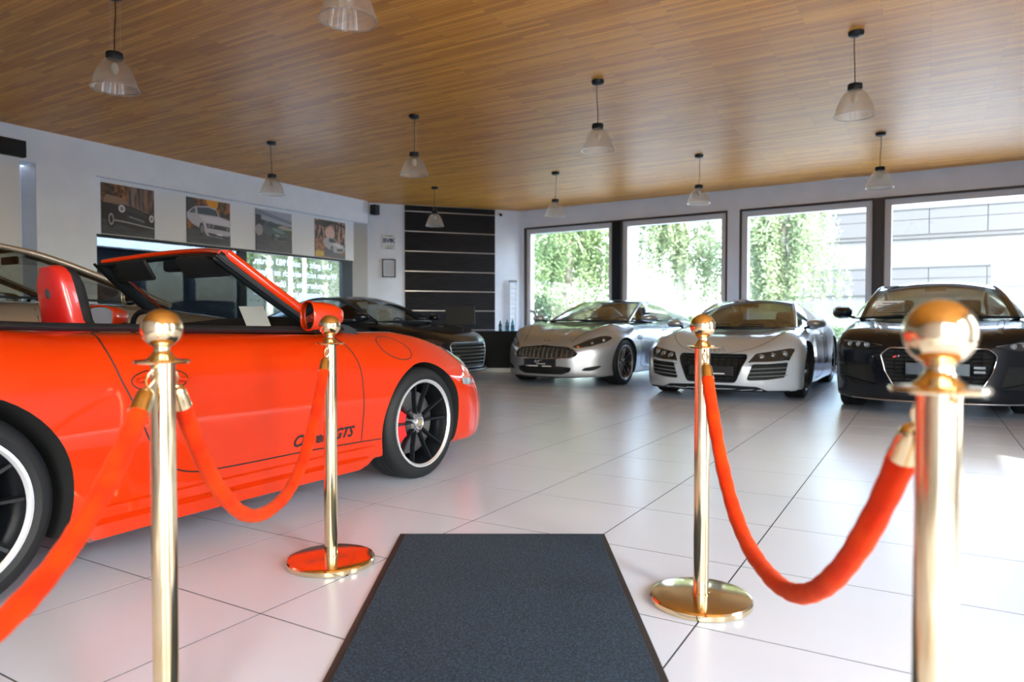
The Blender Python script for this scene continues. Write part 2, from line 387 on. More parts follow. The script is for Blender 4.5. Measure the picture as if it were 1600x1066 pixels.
# window wall
w = MB()
FW.box(w, -0.15, WEND, 3.095, CEIL, -0.30, 0)
FW.box(w, -0.15, 0.075, 0, 3.1, -0.30, 0)
FW.box(w, 4.775, 5.012, 0, 3.1, -0.30, 0)
FW.box(w, 9.80, WEND, 0, 3.1, -0.30, 0)
FW.box(w, -0.15, WEND, 0, 0.13, -0.30, 0)
tagit(w.build('wall_windows', M_WALL), kind='structure')
WIN = [(0.075, 2.33), (2.50, 4.775), (5.012, 7.35), (7.48, 9.80)]
for k, (a, c) in enumerate(WIN):
    we = empty('window_%d' % (k+2), FW.p((a+c)/2, 0.13, -0.1), kind='structure'); q = Vector(we.location)
    w = MB()
    for bx in ((a, c, 3.065, 3.10, -.16, 0.01), (a, a+.03, .13, 3.07, -.16, 0.01), (c-.03, c, .13, 3.07, -.16, 0.01), (a, c, .13, .17, -.16, 0.01)): relbox(w, FW, q, *bx)
    w.build('window_frame', M_FRAMEB, we)
    w = MB(); t = 0.105
    for bx in ((a+.03, c-.03, 3.065-t, 3.065, -.22, -.06), (a+.03, a+.03+t, .17, 3.065-t, -.22, -.06), (c-.03-t, c-.03, .17, 3.065-t, -.22, -.06), (a+.03, c-.03, .17, .17+t, -.22, -.06)): relbox(w, FW, q, *bx)
    w.build('sash', M_FRAMEW, we)
    w = MB(); relbox(w, FW, q, a+.03+t, c-.03-t, .17+t, 3.065-t, -.150, -.144); w.build('pane', M_GLASS, we)
for k, (a, c) in enumerate(((2.33, 2.50), (7.35, 7.48))):
    w = MB(); FW.box(w, a, c, 0.13, 3.095, -0.24, 0.02, bev=0.004); tagit(w.build('trim_%d' % (k+4), M_SHADE if k == 0 else M_FRAMEB), kind='structure')

# right wall (outside the picture): two glazed bays, the far jamb at Y = 3.98 shapes the sun patch
w = MB(); y2s = lambda y: 14.0-y
BAYS = [(2.6, 3.98), (-0.7, 0.5)]
FR.box(w, -0.3, y2s(3.98), 0, CEIL, -0.25, 0); FR.box(w, y2s(3.98), y2s(BY), 3.1, CEIL, -0.25, 0)
FR.box(w, y2s(2.6), y2s(0.5), 0.12, 3.1, -0.25, 0); FR.box(w, y2s(-0.7), y2s(BY), 0.12, 3.1, -0.25, 0)
FR.box(w, y2s(3.98), y2s(BY), 0, 0.12, -0.25, 0)
tagit(w.build('wall_right', M_WALL), kind='structure')
for k, (a, c) in enumerate(BAYS):
    we = empty('window_%d' % (6+k), (EX+0.1, (a+c)/2, 0.12), kind='structure'); q = Vector(we.location); w = MB()
    for bx in ((a, a+.07, .12, 3.1), (c-.07, c, .12, 3.1), (a, c, 3.03, 3.1), (a, c, .12, .2)): relbox(w, FR, q, y2s(bx[1]), y2s(bx[0]), bx[2], bx[3], -.2, -.02)
    w.build('window_frame', M_FRAMEW, we)
    w = MB(); relbox(w, FR, q, y2s(c-.05), y2s(a+.05), .2, 3.03, -.12, -.114); w.build('pane', M_GLASS, we)
# back wall with the glazed entrance behind the camera
w = MB()
FB.box(w, 2.8, EX-WX+.2, 0, CEIL, -0.25, 0); FB.box(w, -0.2, 2.8, 3.1, CEIL, -0.25, 0)
tagit(w.build('wall_back', M_WALL), kind='structure')
we = empty('door_1', (0.5, BY-0.1, 0), kind='structure'); q = Vector(we.location)
w = MB()
for a in (0.0, 1.35, 2.7): relbox(w, FB, q, a, a+0.09, 0, 3.1, -.2, -.02)
relbox(w, FB, q, 0, 2.8, 3.0, 3.1, -.2, -.02); relbox(w, FB, q, 0, 2.8, 2.15, 2.22, -.2, -.02)
w.build('door_frame', M_SHADE, we)
w = MB(); relbox(w, FB, q, 0, 2.8, 0.0, 3.0, -.12, -.114); w.build('pane', M_GLASS, we)
# flat roof with a deep overhang
w = MB(); w.box((-4.0, 6.0, CEIL+0.35), (15.0, 17.6, 0.4)); tagit(w.build('roof', mat('roof_edge', (0.6, 0.6, 0.6), 0.7)), kind='structure')

# projection screen cassette in the niche
t = empty('projection_screen', (WX+0.02, 4.3, 0), 0, 'white pull-down screen hanging from a black wall box at the far left', 'screen')
MB().box((0.0, 0.12, 3.185), (0.16, 0.75, 0.215), bev=.006).build('screen_case', M_BLACK, t)
MB().box((-0.01, 0.08, 1.6), (0.012, 0.74, 2.96)).build('screen_sheet', mat('screen_white', (0.72, 0.73, 0.74), 0.7), t)
MB().box((-0.01, 0.08, 0.105), (0.03, 0.76, 0.03)).build('bottom_bar', M_BLACK, t)

# ------------------------------------------------------------------ pendant lamps on their grid
m_shade = thin_glass('ribbed_acrylic', (0.86, 0.82, 0.76), 0.06, 0.16, diffuse=0.24, dcol=(0.82, 0.80, 0.78))
def pendant():
    r = empty('pendant_lamp', (0, 0, CEIL), 0, 'x', 'lamp', 'ribbed pendant lamps hung in rows from the timber ceiling')
    MB().lathe([(0.0, 0), (0.066, 0), (0.066, -0.022), (0.058, -0.036), (0.03, -0.044), (0.0, -0.046)], 28).build('ceiling_canopy', M_BLACK, r, sm=40)
    w = MB(); a = random.uniform(-.012, .012)
    w.tube(cat([(0.015, 0, -0.04), (0.015+a, 0.005, -0.16), (0.004-a, -0.004, -0.30), (0, 0, -0.47)], 5), 0.0042, 6)
    w.build('cord', M_BLACK, r, sm=60)
    w = MB()
    for k in range(3): w.tube([(0.045*math.cos(k*2.1+.5), 0.045*math.sin(k*2.1+.5), -0.03), (0.045*math.cos(k*2.1+.5), 0.045*math.sin(k*2.1+.5), -0.47)], 0.0009, 4)
    w.build('suspension_wire', M_ALU, r)
    w = MB().lathe([(0.0, -0.462), (0.058, -0.462), (0.062, -0.468), (0.062, -0.505), (0.058, -0.515), (0.03, -0.517), (0.0, -0.517)], 28)
    w.box((0.055, 0, -0.488), (0.02, 0.02, 0.018)); w.build('socket_cap', M_BLACK, r, sm=40)
    prof = [(0.050, -0.512), (0.066, -0.522), (0.092, -0.548), (0.118, -0.590), (0.140, -0.640), (0.156, -0.690), (0.168, -0.735), (0.176, -0.738), (0.176, -0.744), (0.171, -0.746)]
    sh = MB().lathe(prof, 144, rib=0.012).build('lamp_shade', m_shade, r, sm=25)
    MB().lathe([(0.1715, -0.738), (0.1775, -0.738), (0.1775, -0.748), (0.1715, -0.748), (0.1715, -0.738)], 72).build('shade_rim', m_shade, r, sm=40)
    MB().ball((0, 0, -0.585), 0.03, 0, 14, 10, (1, 1, 1.5)).build('bulb', mat('frosted_bulb', (0.75, 0.72, 0.66), 0.3), r, sm=60)
    return r
def copytree(o, parent=None, **k):
    c = o.copy(); COL.objects.link(c); c.parent = parent
    for ch in list(o.children): copytree(ch, c)
    return c
pl = {(0, 0): 'ribbed pendant lamp cut off by the top edge of the picture', (-1, 0): 'ribbed pendant lamp above the red convertible, large at the upper left',
      (1, 1): 'ribbed pendant lamp hanging largest at the upper right, above the black saloon', (0, 1): 'ribbed pendant lamp in the upper middle, right of the picture centre',
      (-1, 1): 'ribbed pendant lamp hanging in front of the ceiling left of centre', (-2, 1): 'ribbed pendant lamp in front of the white beam over the car pictures',
      (-1, 2): 'small ribbed pendant lamp above the left corner of the windows', (0, 2): 'small ribbed pendant lamp in front of the second window from the left',
      (1, 2): 'small ribbed pendant lamp at the right, in front of the brown window post', (-2, 2): 'small ribbed pendant lamp in front of the dark wall panelling'}
XS = {-2: -8.15, -1: -5.56, 0: -3.07, 1: -0.575}; YS = {0: 3.25, 1: 7.03, 2: 10.93}
proto = None
for (i, j), lab in pl.items():
    if proto is None: proto = pendant(); o = proto
    else: o = copytree(proto)
    o.location = (XS[i], YS[j], CEIL); o.rotation_euler = (random.uniform(-.01, .01), random.uniform(-.01, .01), random.uniform(0, 6.28)); o['label'] = lab

# ------------------------------------------------------------------ brass posts, ropes, mat
post_prof = [(0.0, 0.0), (0.160, 0.0), (0.163, 0.004), (0.163, 0.018), (0.159, 0.0235), (0.150, 0.026), (0.03, 0.028), (0.0, 0.028)]
def make_post():
    r = empty('barrier_post', (0, 0, 0), 0, 'x', 'barrier post', 'brass barrier posts beside the mat')
    MB().lathe(post_prof, 96).build('base', M_GOLD, r, sm=30)
    MB().lathe([(0.0265, 0.026), (0.0265, 0.032), (0.0245, 0.033), (0.0245, 0.827)], 48).build('tube', M_GOLD, r, sm=40)
    w = MB().lathe([(0.0, 0.826), (0.052, 0.826), (0.0535, 0.829), (0.052, 0.832), (0.030, 0.834), (0.022, 0.841), (0.0155, 0.850), (0.0150, 0.856), (0.0175, 0.858), (0.0175, 0.862), (0.014, 0.864), (0.014, 0.868)], 48)
    w.build('collar', M_GOLD, r, sm=32)
    for k in range(2):
        w = MB(); a = PI*k+PI/2
        w.tube([(0.024*math.cos(a), 0.024*math.sin(a), 0.822), (0.034*math.cos(a), 0.034*math.sin(a), 0.819), (0.040*math.cos(a), 0.040*math.sin(a), 0.812), (0.036*math.cos(a), 0.036*math.sin(a), 0.804)], 0.0028, 8)
        w.build('ring', M_GOLD, r, sm=60)
    MB().ball((0, 0, 0.8955), 0.0400, 0, 40, 24).build('ball_finial', M_GOLD, r, sm=60)
    return r
PO = {'BL': (-1.925, 1.925), 'FL': (-1.327, 0.864), 'BR': (-0.620, 2.263), 'FR': (0.014, 0.9725), 'OL': (-0.72, -0.20)}
LBL = {'BL': 'brass barrier post standing beside the front wheel of the red convertible', 'FL': 'brass barrier post in front of the red convertible door, its base below the picture',
       'BR': 'brass barrier post with its whole round base showing, in front of the white coupe', 'FR': 'nearest brass barrier post, largest ball, in front of the black saloon at the right',
       'OL': 'brass barrier post left of the picture edge holding the near end of the left rope'}
pr = None
for k, (x, y) in PO.items():
    if pr is None: pr = make_post(); o = pr
    else: o = copytree(pr)
    o.location = (x, y, 0); o['label'] = LBL[k]
    nb = {'BL': 'FL', 'FL': 'BL', 'BR': 'FR', 'FR': 'BR', 'OL': 'FL'}[k]
    o.rotation_euler = (0, 0, math.atan2(PO[nb][1]-y, PO[nb][0]-x)-PI/2)
m_velvet = noise_color(mat('orange_velvet', rough=0.8, sheen=0.15, spec=0.1), lin((192, 32, 0)), lin((208, 50, 0)), 14, bump=0.35, bscale=240)
m_velvet.node_tree.nodes['Principled BSDF'].inputs['Sheen Tint'].default_value = (1, .45, .2, 1)
def rope(a, b, sag, label, skew=0.0):
    A = Vector((*PO[a], 0)); B = Vector((*PO[b], 0)); u = (B-A).normalized(); A = A+u*0.040; B = B-u*0.040; L = (B-A).length
    zt = 0.800
    r = empty('velvet_rope', ((A.x+B.x)/2, (A.y+B.y)/2, 0), 0, label, 'rope', 'orange velvet ropes between the brass posts'); q = Vector(r.location)
    pts = []
    for i in range(61):
        t = i/60; tt = t+skew*math.sin(PI*t)
        z = zt-sag*(1-abs(2*tt-1)**2.35)
        pts.append(A+u*(L*t)+Vector((0, 0, z))-q)
    D = [0]
    for i in range(60): D.append(D[-1]+(pts[i+1]-pts[i]).length)
    T = D[-1]; e0, e1, c0 = 0.075, T-0.075, 0.028
    def sub(d0, d1): return [p for p, d in zip(pts, D) if d0 <= d <= d1]
    def at(d):
        for i in range(60):
            if D[i+1] >= d: return pts[i].lerp(pts[i+1], (d-D[i])/(D[i+1]-D[i]))
        return pts[-1]
    body = [at(e0+(e1-e0)*k/90) for k in range(91)]
    rad = [0.0185*(1+0.035*math.sin(k*1.7)+0.03*math.sin(k*.63+1)) for k in range(91)]
    rad[0] = rad[-1] = 0.0165
    MB().tube(body, rad, 24).build('rope_body', m_velvet, r, sm=50)
    for s in (0, 1):
        f = (lambda d: at(d)) if s == 0 else (lambda d: at(T-d))
        w = MB(); w.tube([f(c0), f(c0+.004), f(c0+.012), f(c0+0.03), f(e0-.004), f(e0+.006), f(e0+.007)], [0.006, 0.013, 0.0165, 0.018, 0.0185, 0.020, 0.0165], 24)
        w.build('end_cap', M_GOLD, r, sm=45)
        w = MB(); p0 = f(0.0)+Vector((0, 0, 0.012)); p1 = f(c0+.002); m_ = p0.lerp(p1, .5); side = Vector((-u.y, u.x, 0))*0.007
        w.tube([p0, p0+side+Vector((0, 0, -.006)), m_+side*1.2, p1, m_-side*1.2, p0-side+Vector((0, 0, -.006))], 0.0026, 8, closed=True)
        w.ball(p1, 0.0075, 0, 14, 8); w.build('snap_hook', M_GOLD, r, sm=50)
    return r
rope('FL', 'BL', 0.43, 'orange velvet rope sagging in front of the door of the red convertible')
rope('OL', 'FL', 0.33, 'orange velvet rope running out of the picture at the lower left')
rope('FR', 'BR', 0.44, 'orange velvet rope sagging between the two right-hand brass posts')

mt = empty('entrance_mat', (0, 0, 0), YAW, 'dark blue-grey rectangular entrance mat with black rubber border on the tiles', 'mat')
mt.location = (-1.19, 1.75, 0)
def cam2w(r, f): return (r*math.cos(YAW)-f*math.sin(YAW), r*math.sin(YAW)+f*math.cos(YAW))
cx, cy = cam2w(-0.041, 2.10); mt.location = (cx, cy, 0)
MB().box((0, 0, 0.004), (0.872, 1.76, 0.008), bev=0.0035).build('rubber_border', mat('mat_rubber', (0.018, 0.016, 0.018), 0.6), mt)
m_mat = noise_color(mat('mat_pile', rough=0.95), (0.002, 0.009, 0.020), (0.022, 0.054, 0.095), 170, detail=2, bump=0.9, bscale=220, lo=0.42, hi=0.68)
MB().box((0, 0, 0.009), (0.825, 1.71, 0.008), bev=0.003).build('pile', m_mat, mt)

# ------------------------------------------------------------------ cars: a body surface given by its limits, cut and dressed
M_WELL = mat('wheel_well', (0.008, 0.009, 0.010), 0.8)
M_SEAM = mat('panel_gap', (0.012, 0.006, 0.006), 0.7)
class Body:
    """local axes: x forward from the front axle, y left, z up"""
    def __init__(s, S):
        s.S = S; g = lambda k: Spl(S[k])
        s.wp, s.sec, s.hc, s.hf, s.xn, s.xt, s.b = g('plan'), g('section'), g('deck'), g('fender'), g('nose'), g('tail'), g('bottom')
        s.yf = S.get('yf', 0.66); s.sf = S.get('sf', 0.17); s.kc = S.get('kc', 0.10); s.kn = S.get('kn', 0.10); s.kb = S.get('kb', 0.03)
        s.cn, s.pn = S.get('cn', (0.75, 3.0)); s.ct, s.pt = S.get('ct', (0.6, 3.0)); s.flare = S.get('flare', 0.02); s.wb = S['wb']
        s.roll = S.get('roll', 0.05)
    def F(s, x, y, z):
        y = np.abs(y)
        fl = s.flare*(np.exp(-(x/0.42)**2)+np.exp(-((x+s.wb)/0.45)**2))*np.exp(-((z-0.5)/0.25)**2)
        W = s.wp(x)+s.sec(z)+fl
        H = s.hc(x)+s.hf(x)*np.exp(-((y-s.yf)/s.sf)**2)-s.roll*np.clip(y/0.9, 0, 1.3)**3
        N = s.xn(z)-s.cn*y**s.pn; T = s.xt(z)+s.ct*y**s.pt
        a = smax(y-W, z-H, s.kc); a = smax(a, x-N, s.kn); a = smax(a, T-x, s.kn); a = smax(a, s.b(x)-z, s.kb)
        return a
    def bis(s, A, B, n=26):
        """A inside, B outside -> surface point"""
        A = np.array(A, float); B = np.array(B, float); lo = np.zeros(len(A)); hi = np.ones(len(A))
        for _ in range(n):
            m = (lo+hi)/2; P = A+(B-A)*m[:, None]; ins = s.F(P[:, 0], P[:, 1], P[:, 2]) < 0
            lo = np.where(ins, m, lo); hi = np.where(ins, hi, m)
        return A+(B-A)*((lo+hi)/2)[:, None]
    def nrm(s, P):
        e = 1e-3; G = np.stack([(s.F(*(P+d).T)-s.F(*(P-d).T)) for d in np.eye(3)*e], 1)
        return G/np.maximum(np.linalg.norm(G, axis=1, keepdims=True), 1e-9)
    def off(s, P, o): return P+s.nrm(P)*o if o else P
    def side(s, pts, sg=1, o=0.0):
        p = np.array(pts, float); A = np.stack([p[:, 0], 0*p[:, 0], p[:, 1]], 1); B = A+[0, 1.4, 0]
        P = s.off(s.bis(A, B), o); P[:, 1] *= sg; return P
    def front(s, pts, o=0.0):
        p = np.array(pts, float); A = np.stack([0*p[:, 0]-0.1, p[:, 0]*0.6, 0.5+0*p[:, 1]], 1)
        A = np.stack([0*p[:, 0]-0.3, p[:, 0], p[:, 1]], 1); B = A+[2.0, 0, 0]
        return s.off(s.bis(A, B), o)
    def top(s, pts, o=0.0):
        p = np.array(pts, float); A = np.stack([p[:, 0], p[:, 1], 0*p[:, 0]+0.35], 1); B = A+[0, 0, 1.0]
        return s.off(s.bis(A, B), o)
    def shell(s):
        S = s.S; xN = max(v for _, v in S['nose'])+.02; xT = min(v for _, v in S['tail'])-.02; z0, z1 = 0.06, 0.95; zm = 0.48
        hx = 0.028
        xs = np.linspace(xT, xN, int((xN-xT)/hx)+1); ys = np.linspace(-1, 1, 49); zs = np.linspace(z0, z1, 27)
        xa, xb = xT+0.65, xN-0.65
        idx = {}; V = []; 
        def vid(i, j, k):
            key = (i, j, k)
            if key not in idx: idx[key] = len(V); V.append((xs[i], ys[j], zs[k]))
            return idx[key]
        F = []; I, J, K = len(xs)-1, len(ys)-1, len(zs)-1
        for i in range(I):
            for k in range(K):
                F.append((vid(i, 0, k), vid(i+1, 0, k), vid(i+1, 0, k+1), vid(i, 0, k+1)))
                F.append((vid(i, J, k), vid(i, J, k+1), vid(i+1, J, k+1), vid(i+1, J, k)))
            for j in range(J):
                F.append((vid(i, j, K), vid(i+1, j, K), vid(i+1, j+1, K), vid(i, j+1, K)))
                F.append((vid(i, j, 0), vid(i, j+1, 0), vid(i+1, j+1, 0), vid(i+1, j, 0)))
        for j in range(J):
            for k in range(K):
                F.append((vid(0, j, k), vid(0, j, k+1), vid(0, j+1, k+1), vid(0, j+1, k)))
                F.append((vid(I, j, k), vid(I, j+1, k), vid(I, j+1, k+1), vid(I, j, k+1)))
        P = np.array(V); Q = P.copy(); Q[:, 0] = np.clip(P[:, 0], xa, xb); Q[:, 1] = 0; Q[:, 2] = zm
        # lift the spine where the deck is high so that rays stay short
        R = s.bis(Q, Q+(P-Q)*2.2)
        return R, F
def cutter_front(B, poly, depth, m=1, x1=None):
    """prism through the nose; outline (y, z); its back follows the nose surface"""
    p = np.array(poly, float); S = B.front(p); bk = S.copy(); bk[:, 0] -= depth
    ft = S.copy(); ft[:, 0] = S[:, 0].max()+0.15; c = p.mean(0); cb = B.front([c])[0]; cb[0] -= depth
    n = len(p); V = list(ft)+list(bk)+[cb, (ft[0][0], c[0], c[1])]
    F = [(i, (i+1) % n, n+(i+1) % n, n+i) for i in range(n)]+[(n+i, n+(i+1) % n, 2*n) for i in range(n)]+[((i+1) % n, i, 2*n+1) for i in range(n)]
    return V, F, m
def mirror_cut(c): V, F, m = c; return [(v[0], -v[1], v[2]) for v in V], [f[::-1] for f in F], m
def cyl_cut(x, z, r, y0, y1, m=1, n=56):
    V = []; 
    for y in (y0, y1):
        for k in range(n): V.append((x+r*math.cos(2*PI*k/n), y, z+r*math.sin(2*PI*k/n)))
    F = [tuple(range(n)), tuple(range(2*n-1, n-1, -1))]+[(i, n+i, n+(i+1) % n, (i+1) % n) for i in range(n)]
    return V, F, m
def box_cut(x0, x1, y0, y1, z0, z1, m=1, r=0.0):
    mb = MB().box(((x0+x1)/2, (y0+y1)/2, (z0+z1)/2), (x1-x0, y1-y0, z1-z0)); return mb.V, mb.F, m
def poly_cut_z(poly, z0, z1, m=1):
    mb = MB().prism(poly, z0, z1); return mb.V, mb.F, m
def cut_body(B, name, root, paint, cuts, extra=()):
    V, F = B.shell()
    o = mesh(name, V, F, [paint, M_WELL]+list(extra), None, recalc=True)
    for c in cuts:      # each cutter must be closed with outward normals
        co = mesh('cutter', c[0], c[1], [paint, M_WELL]+list(extra), None, mi=[c[2]]*len(c[1]), recalc=True)
        md = o.modifiers.new('b', 'BOOLEAN'); md.operation = 'DIFFERENCE'; md.object = co; md.solver = 'EXACT'
    dg = bpy.context.evaluated_depsgraph_get(); me = bpy.data.meshes.new_from_object(o.evaluated_get(dg))
    for md in list(o.modifiers): co = md.object; o.modifiers.remove(md); me_ = co.data; bpy.data.objects.remove(co); bpy.data.meshes.remove(me_)
    old = o.data; o.data = me; bpy.data.meshes.remove(old); me.name = name
    smooth(me, 38); o.parent = root
    return o
def resample(poly, step=0.03):
    out = []
    n = len(poly)
    for i in range(n):
        a, b = np.array(poly[i], float), np.array(poly[(i+1) % n], float); k = max(1, int(np.linalg.norm(b-a)/step))
        out += [a+(b-a)*j/k for j in range(k)]
    return out
def round_poly(pts, r=0.02, n=4):
    out = []; N = len(pts)
    for i in range(N):
        p = Vector(pts[i]); a = Vector(pts[i-1])-p; b = Vector(pts[(i+1) % N])-p
        ra = min(r, a.length*.45, b.length*.45); A = p+a.normalized()*ra; Bq = p+b.normalized()*ra
        for k in range(n+1):
            t = k/n; out.append(tuple(A*(1-t)**2+p*2*t*(1-t)+Bq*t*t))
    return out
def patch(B, poly, proj='front', o=0.003, sg=1, step=0.03):
    """outline filled with a grid of surface points lifted by o: returns V, F"""
    b = bmesh.new(); pl = resample(poly, step)
    vs = [b.verts.new((p[0], p[1], 0)) for p in pl]; f = b.faces.new(vs)
    for ax in (0, 1):
        lo = min(p[ax] for p in pl); hi = max(p[ax] for p in pl); n = max(1, int((hi-lo)/step))
        for k in range(1, n):
            c = [0, 0, 0]; c[ax] = lo+(hi-lo)*k/n+1e-5; nn = [0, 0, 0]; nn[ax] = 1
            bmesh.ops.bisect_plane(b, geom=b.verts[:]+b.edges[:]+b.faces[:], plane_co=c, plane_no=nn, dist=1e-7)
    P = [(v.co.x, v.co.y) for v in b.verts]; b.verts.index_update()
    F = [tuple(v.index for v in f.verts) for f in b.faces]; b.free()
    S = {'front': lambda: B.front(P, o), 'side': lambda: B.side(P, sg, o), 'top': lambda: B.top(P, o)}[proj]()
    return S, F
def patch_obj(name, B, poly, m, parent, proj='front', o=0.003, sg=1, step=0.03):
    V, F = patch(B, poly, proj, o, sg, step); ob = mesh(name, V, F, m, parent, sm=50); return ob
def seam(B, name, pts, parent, proj='side', sg=1, r=0.0026, m=None, n=8, closed=False, o=0.0, curve=True):
    q = cat(pts, n) if curve else resample(pts, .03)[:-1]
    S = {'front': lambda: B.front(q, o), 'side': lambda: B.side(q, sg, o), 'top': lambda: B.top(q, o)}[proj]()
    return MB().tube(S, r, 6, closed=closed).build(name, m or M_SEAM, parent, sm=60)

def strip_surf(rows, name, m, parent, sm=40, mi=None):
    R = len(rows); Cn = len(rows[0]); V = [tuple(p) for r in rows for p in r]; F = []; M = []
    for i in range(R-1):
        for j in range(Cn-1):
            F.append((i*Cn+j, i*Cn+j+1, (i+1)*Cn+j+1, (i+1)*Cn+j))
    return mesh(name, V, F, m, parent, sm=sm)

def canopy(root, G, paint, glass):
    """U: half roofline as (x, y, z, bow_x, bow_z); L: the belt below it; same number of points"""
    U = cat(G['U'], 6); L = cat(G['L'], 6); iA, iR = G['iA']*6, G['iR']*6
    us = np.linspace(-1, 1, 25)
    def row(p, dy=0.0): return [(p[0]+p[3]*(1-u*u), (p[1]-dy)*u, p[2]+p[4]*(1-abs(u)**2.4)) for u in us]
    rows = [row(p) for p in U]
    strip_surf(rows[:iA+1], 'windscreen', glass, root)
    rf = strip_surf(rows[iA:iR+1], 'roof', paint, root)
    low = [[(a, b*.985, c-0.02) for a, b, c in r] for r in rows[iA:iR+1]]
    strip_surf(low, 'headliner', G.get('lining', M_LEATHER), root)
    strip_surf(rows[iR:], 'rear_window', glass, root)
    gl = G.get('glass', (0.06, 0.8)); nU = len(U); k0, k1 = int(gl[0]*(nU-1)), int(gl[1]*(nU-1))
    for sg in (-1, 1):
        g = MB(); pq = MB()
        for i in range(nU-1):
            a0, a1 = np.array(L[i][:3]), np.array(L[i+1][:3]); b0, b1 = np.array(U[i][:3]), np.array(U[i+1][:3])
            m_ = 5; 
            for j in range(m_):
                t0, t1 = j/m_, (j+1)/m_
                def P(a, b, t):
                    p = a+(b-a)*t; p[1] += 0.025*math.sin(PI*t); p[1] *= sg; return p
                q = [P(a0, b0, t0), P(a1, b1, t0), P(a1, b1, t1), P(a0, b0, t1)]
                (g if k0 <= i < k1 else pq).add(q, [(0, 1, 2, 3)] if sg > 0 else [(3, 2, 1, 0)])
        for mbx, nm, mm in ((g, 'side_window', glass), (pq, 'rear_pillar', paint)):
            if not mbx.V: continue
            me = mbx.build(nm, mm, root, recalc=False)
            b = bmesh.new(); b.from_mesh(me.data); bmesh.ops.remove_doubles(b, verts=b.verts, dist=1e-4)
            bmesh.ops.recalc_face_normals(b, faces=b.faces); b.to_mesh(me.data); b.free(); smooth(me.data, 40)
        pr = G.get('pr', 0.024)
        w = MB(); w.tube([(p[0], sg*p[1], p[2]-.004) for p in U[:iA+1]], pr, 10); w.build('front_pillar', paint, root, sm=60)
        w = MB(); w.tube([(p[0], sg*p[1], p[2]-.004) for p in U[iA:]], pr*.9, 10); w.build('roof_rail', paint, root, sm=60)
        w = MB(); w.tube([(p[0]-.01, sg*(p[1]-.018), p[2]-.02) for p in U[:iA+1]], pr*.9, 8); w.build('pillar_trim', M_BLACK, root, sm=60)
        w = MB(); w.tube([(p[0], sg*(p[1]+.004), p[2]) for p in L[k0:k1+1]], 0.009, 6); w.build('window_seal', G.get('seal', M_BLACK), root, sm=60)
        kb = G.get('kb')
        if kb:
            i = int(kb*(nU-1)); a, b_ = np.array(L[i][:3]), np.array(U[i][:3]); a[1] *= sg; b_[1] *= sg
            MB().tube([a, (a+b_)/2+[0, sg*.018, 0], b_], [(0.035, .012)]*3, 8).build('door_pillar', M_BLACK, root, sm=60)
    # dark lower edge of the windscreen and the mirror
    c = rows[0]; MB().tube([(x-.006, y, z+.004) for x, y, z in c], 0.014, 6).build('cowl', M_BLACK, root, sm=60)
    c = rows[iA-1]; MB().box((c[12][0]-.06, 0, c[12][2]-.05), (.035, .22, .06), bev=.012).build('rear_view_mirror', M_BLACK, root, sm=50)
    for s0 in (-.55, .05):
        a = rows[0]; pts = []
        for k in range(9):
            u = s0+0.055*k; j = min(range(25), key=lambda q: abs(us[q]-u)); i = 1 if k > 0 else 0
            p0 = np.array(rows[1][j]); pts.append(p0+[.012, 0, .012])
        MB().tube(pts, .006, 6).build('wiper', M_BLACK, root, sm=60)

def spoke_mb(r0, r1, w0, w1, y0, y1, th=0.022, tw=0.0, split=None):
    """one spoke along +z, facing +y"""
    mb = MB()
    def arm(p0, p1, a0, a1):
        V = []
        for (x, z, w, y) in ((p0[0], p0[1], a0, y0), ((p0[0]+p1[0])/2, (p0[1]+p1[1])/2, (a0+a1)/2*.9, (y0+y1)/2-.006), (p1[0], p1[1], a1, y1)):
            V += [(x-w/2, y-th, z), (x-w/2*.55, y, z), (x+w/2*.55, y, z), (x+w/2, y-th, z)]
        F = []
        for a in (0, 4): F += [(a, a+4, a+5, a+1), (a+1, a+5, a+6, a+2), (a+2, a+6, a+7, a+3), (a+3, a+7, a+4, a)]
        F += [(0, 1, 2, 3), (11, 10, 9, 8)]
        mb.add(V, F)
    if split:
        for s in (-1, 1): arm((s*split[0], r0), (s*split[1], math.sqrt(r1*r1-split[1]**2)), w0, w1)
    else: arm((0, r0), (0, r1), w0, w1)
    return mb
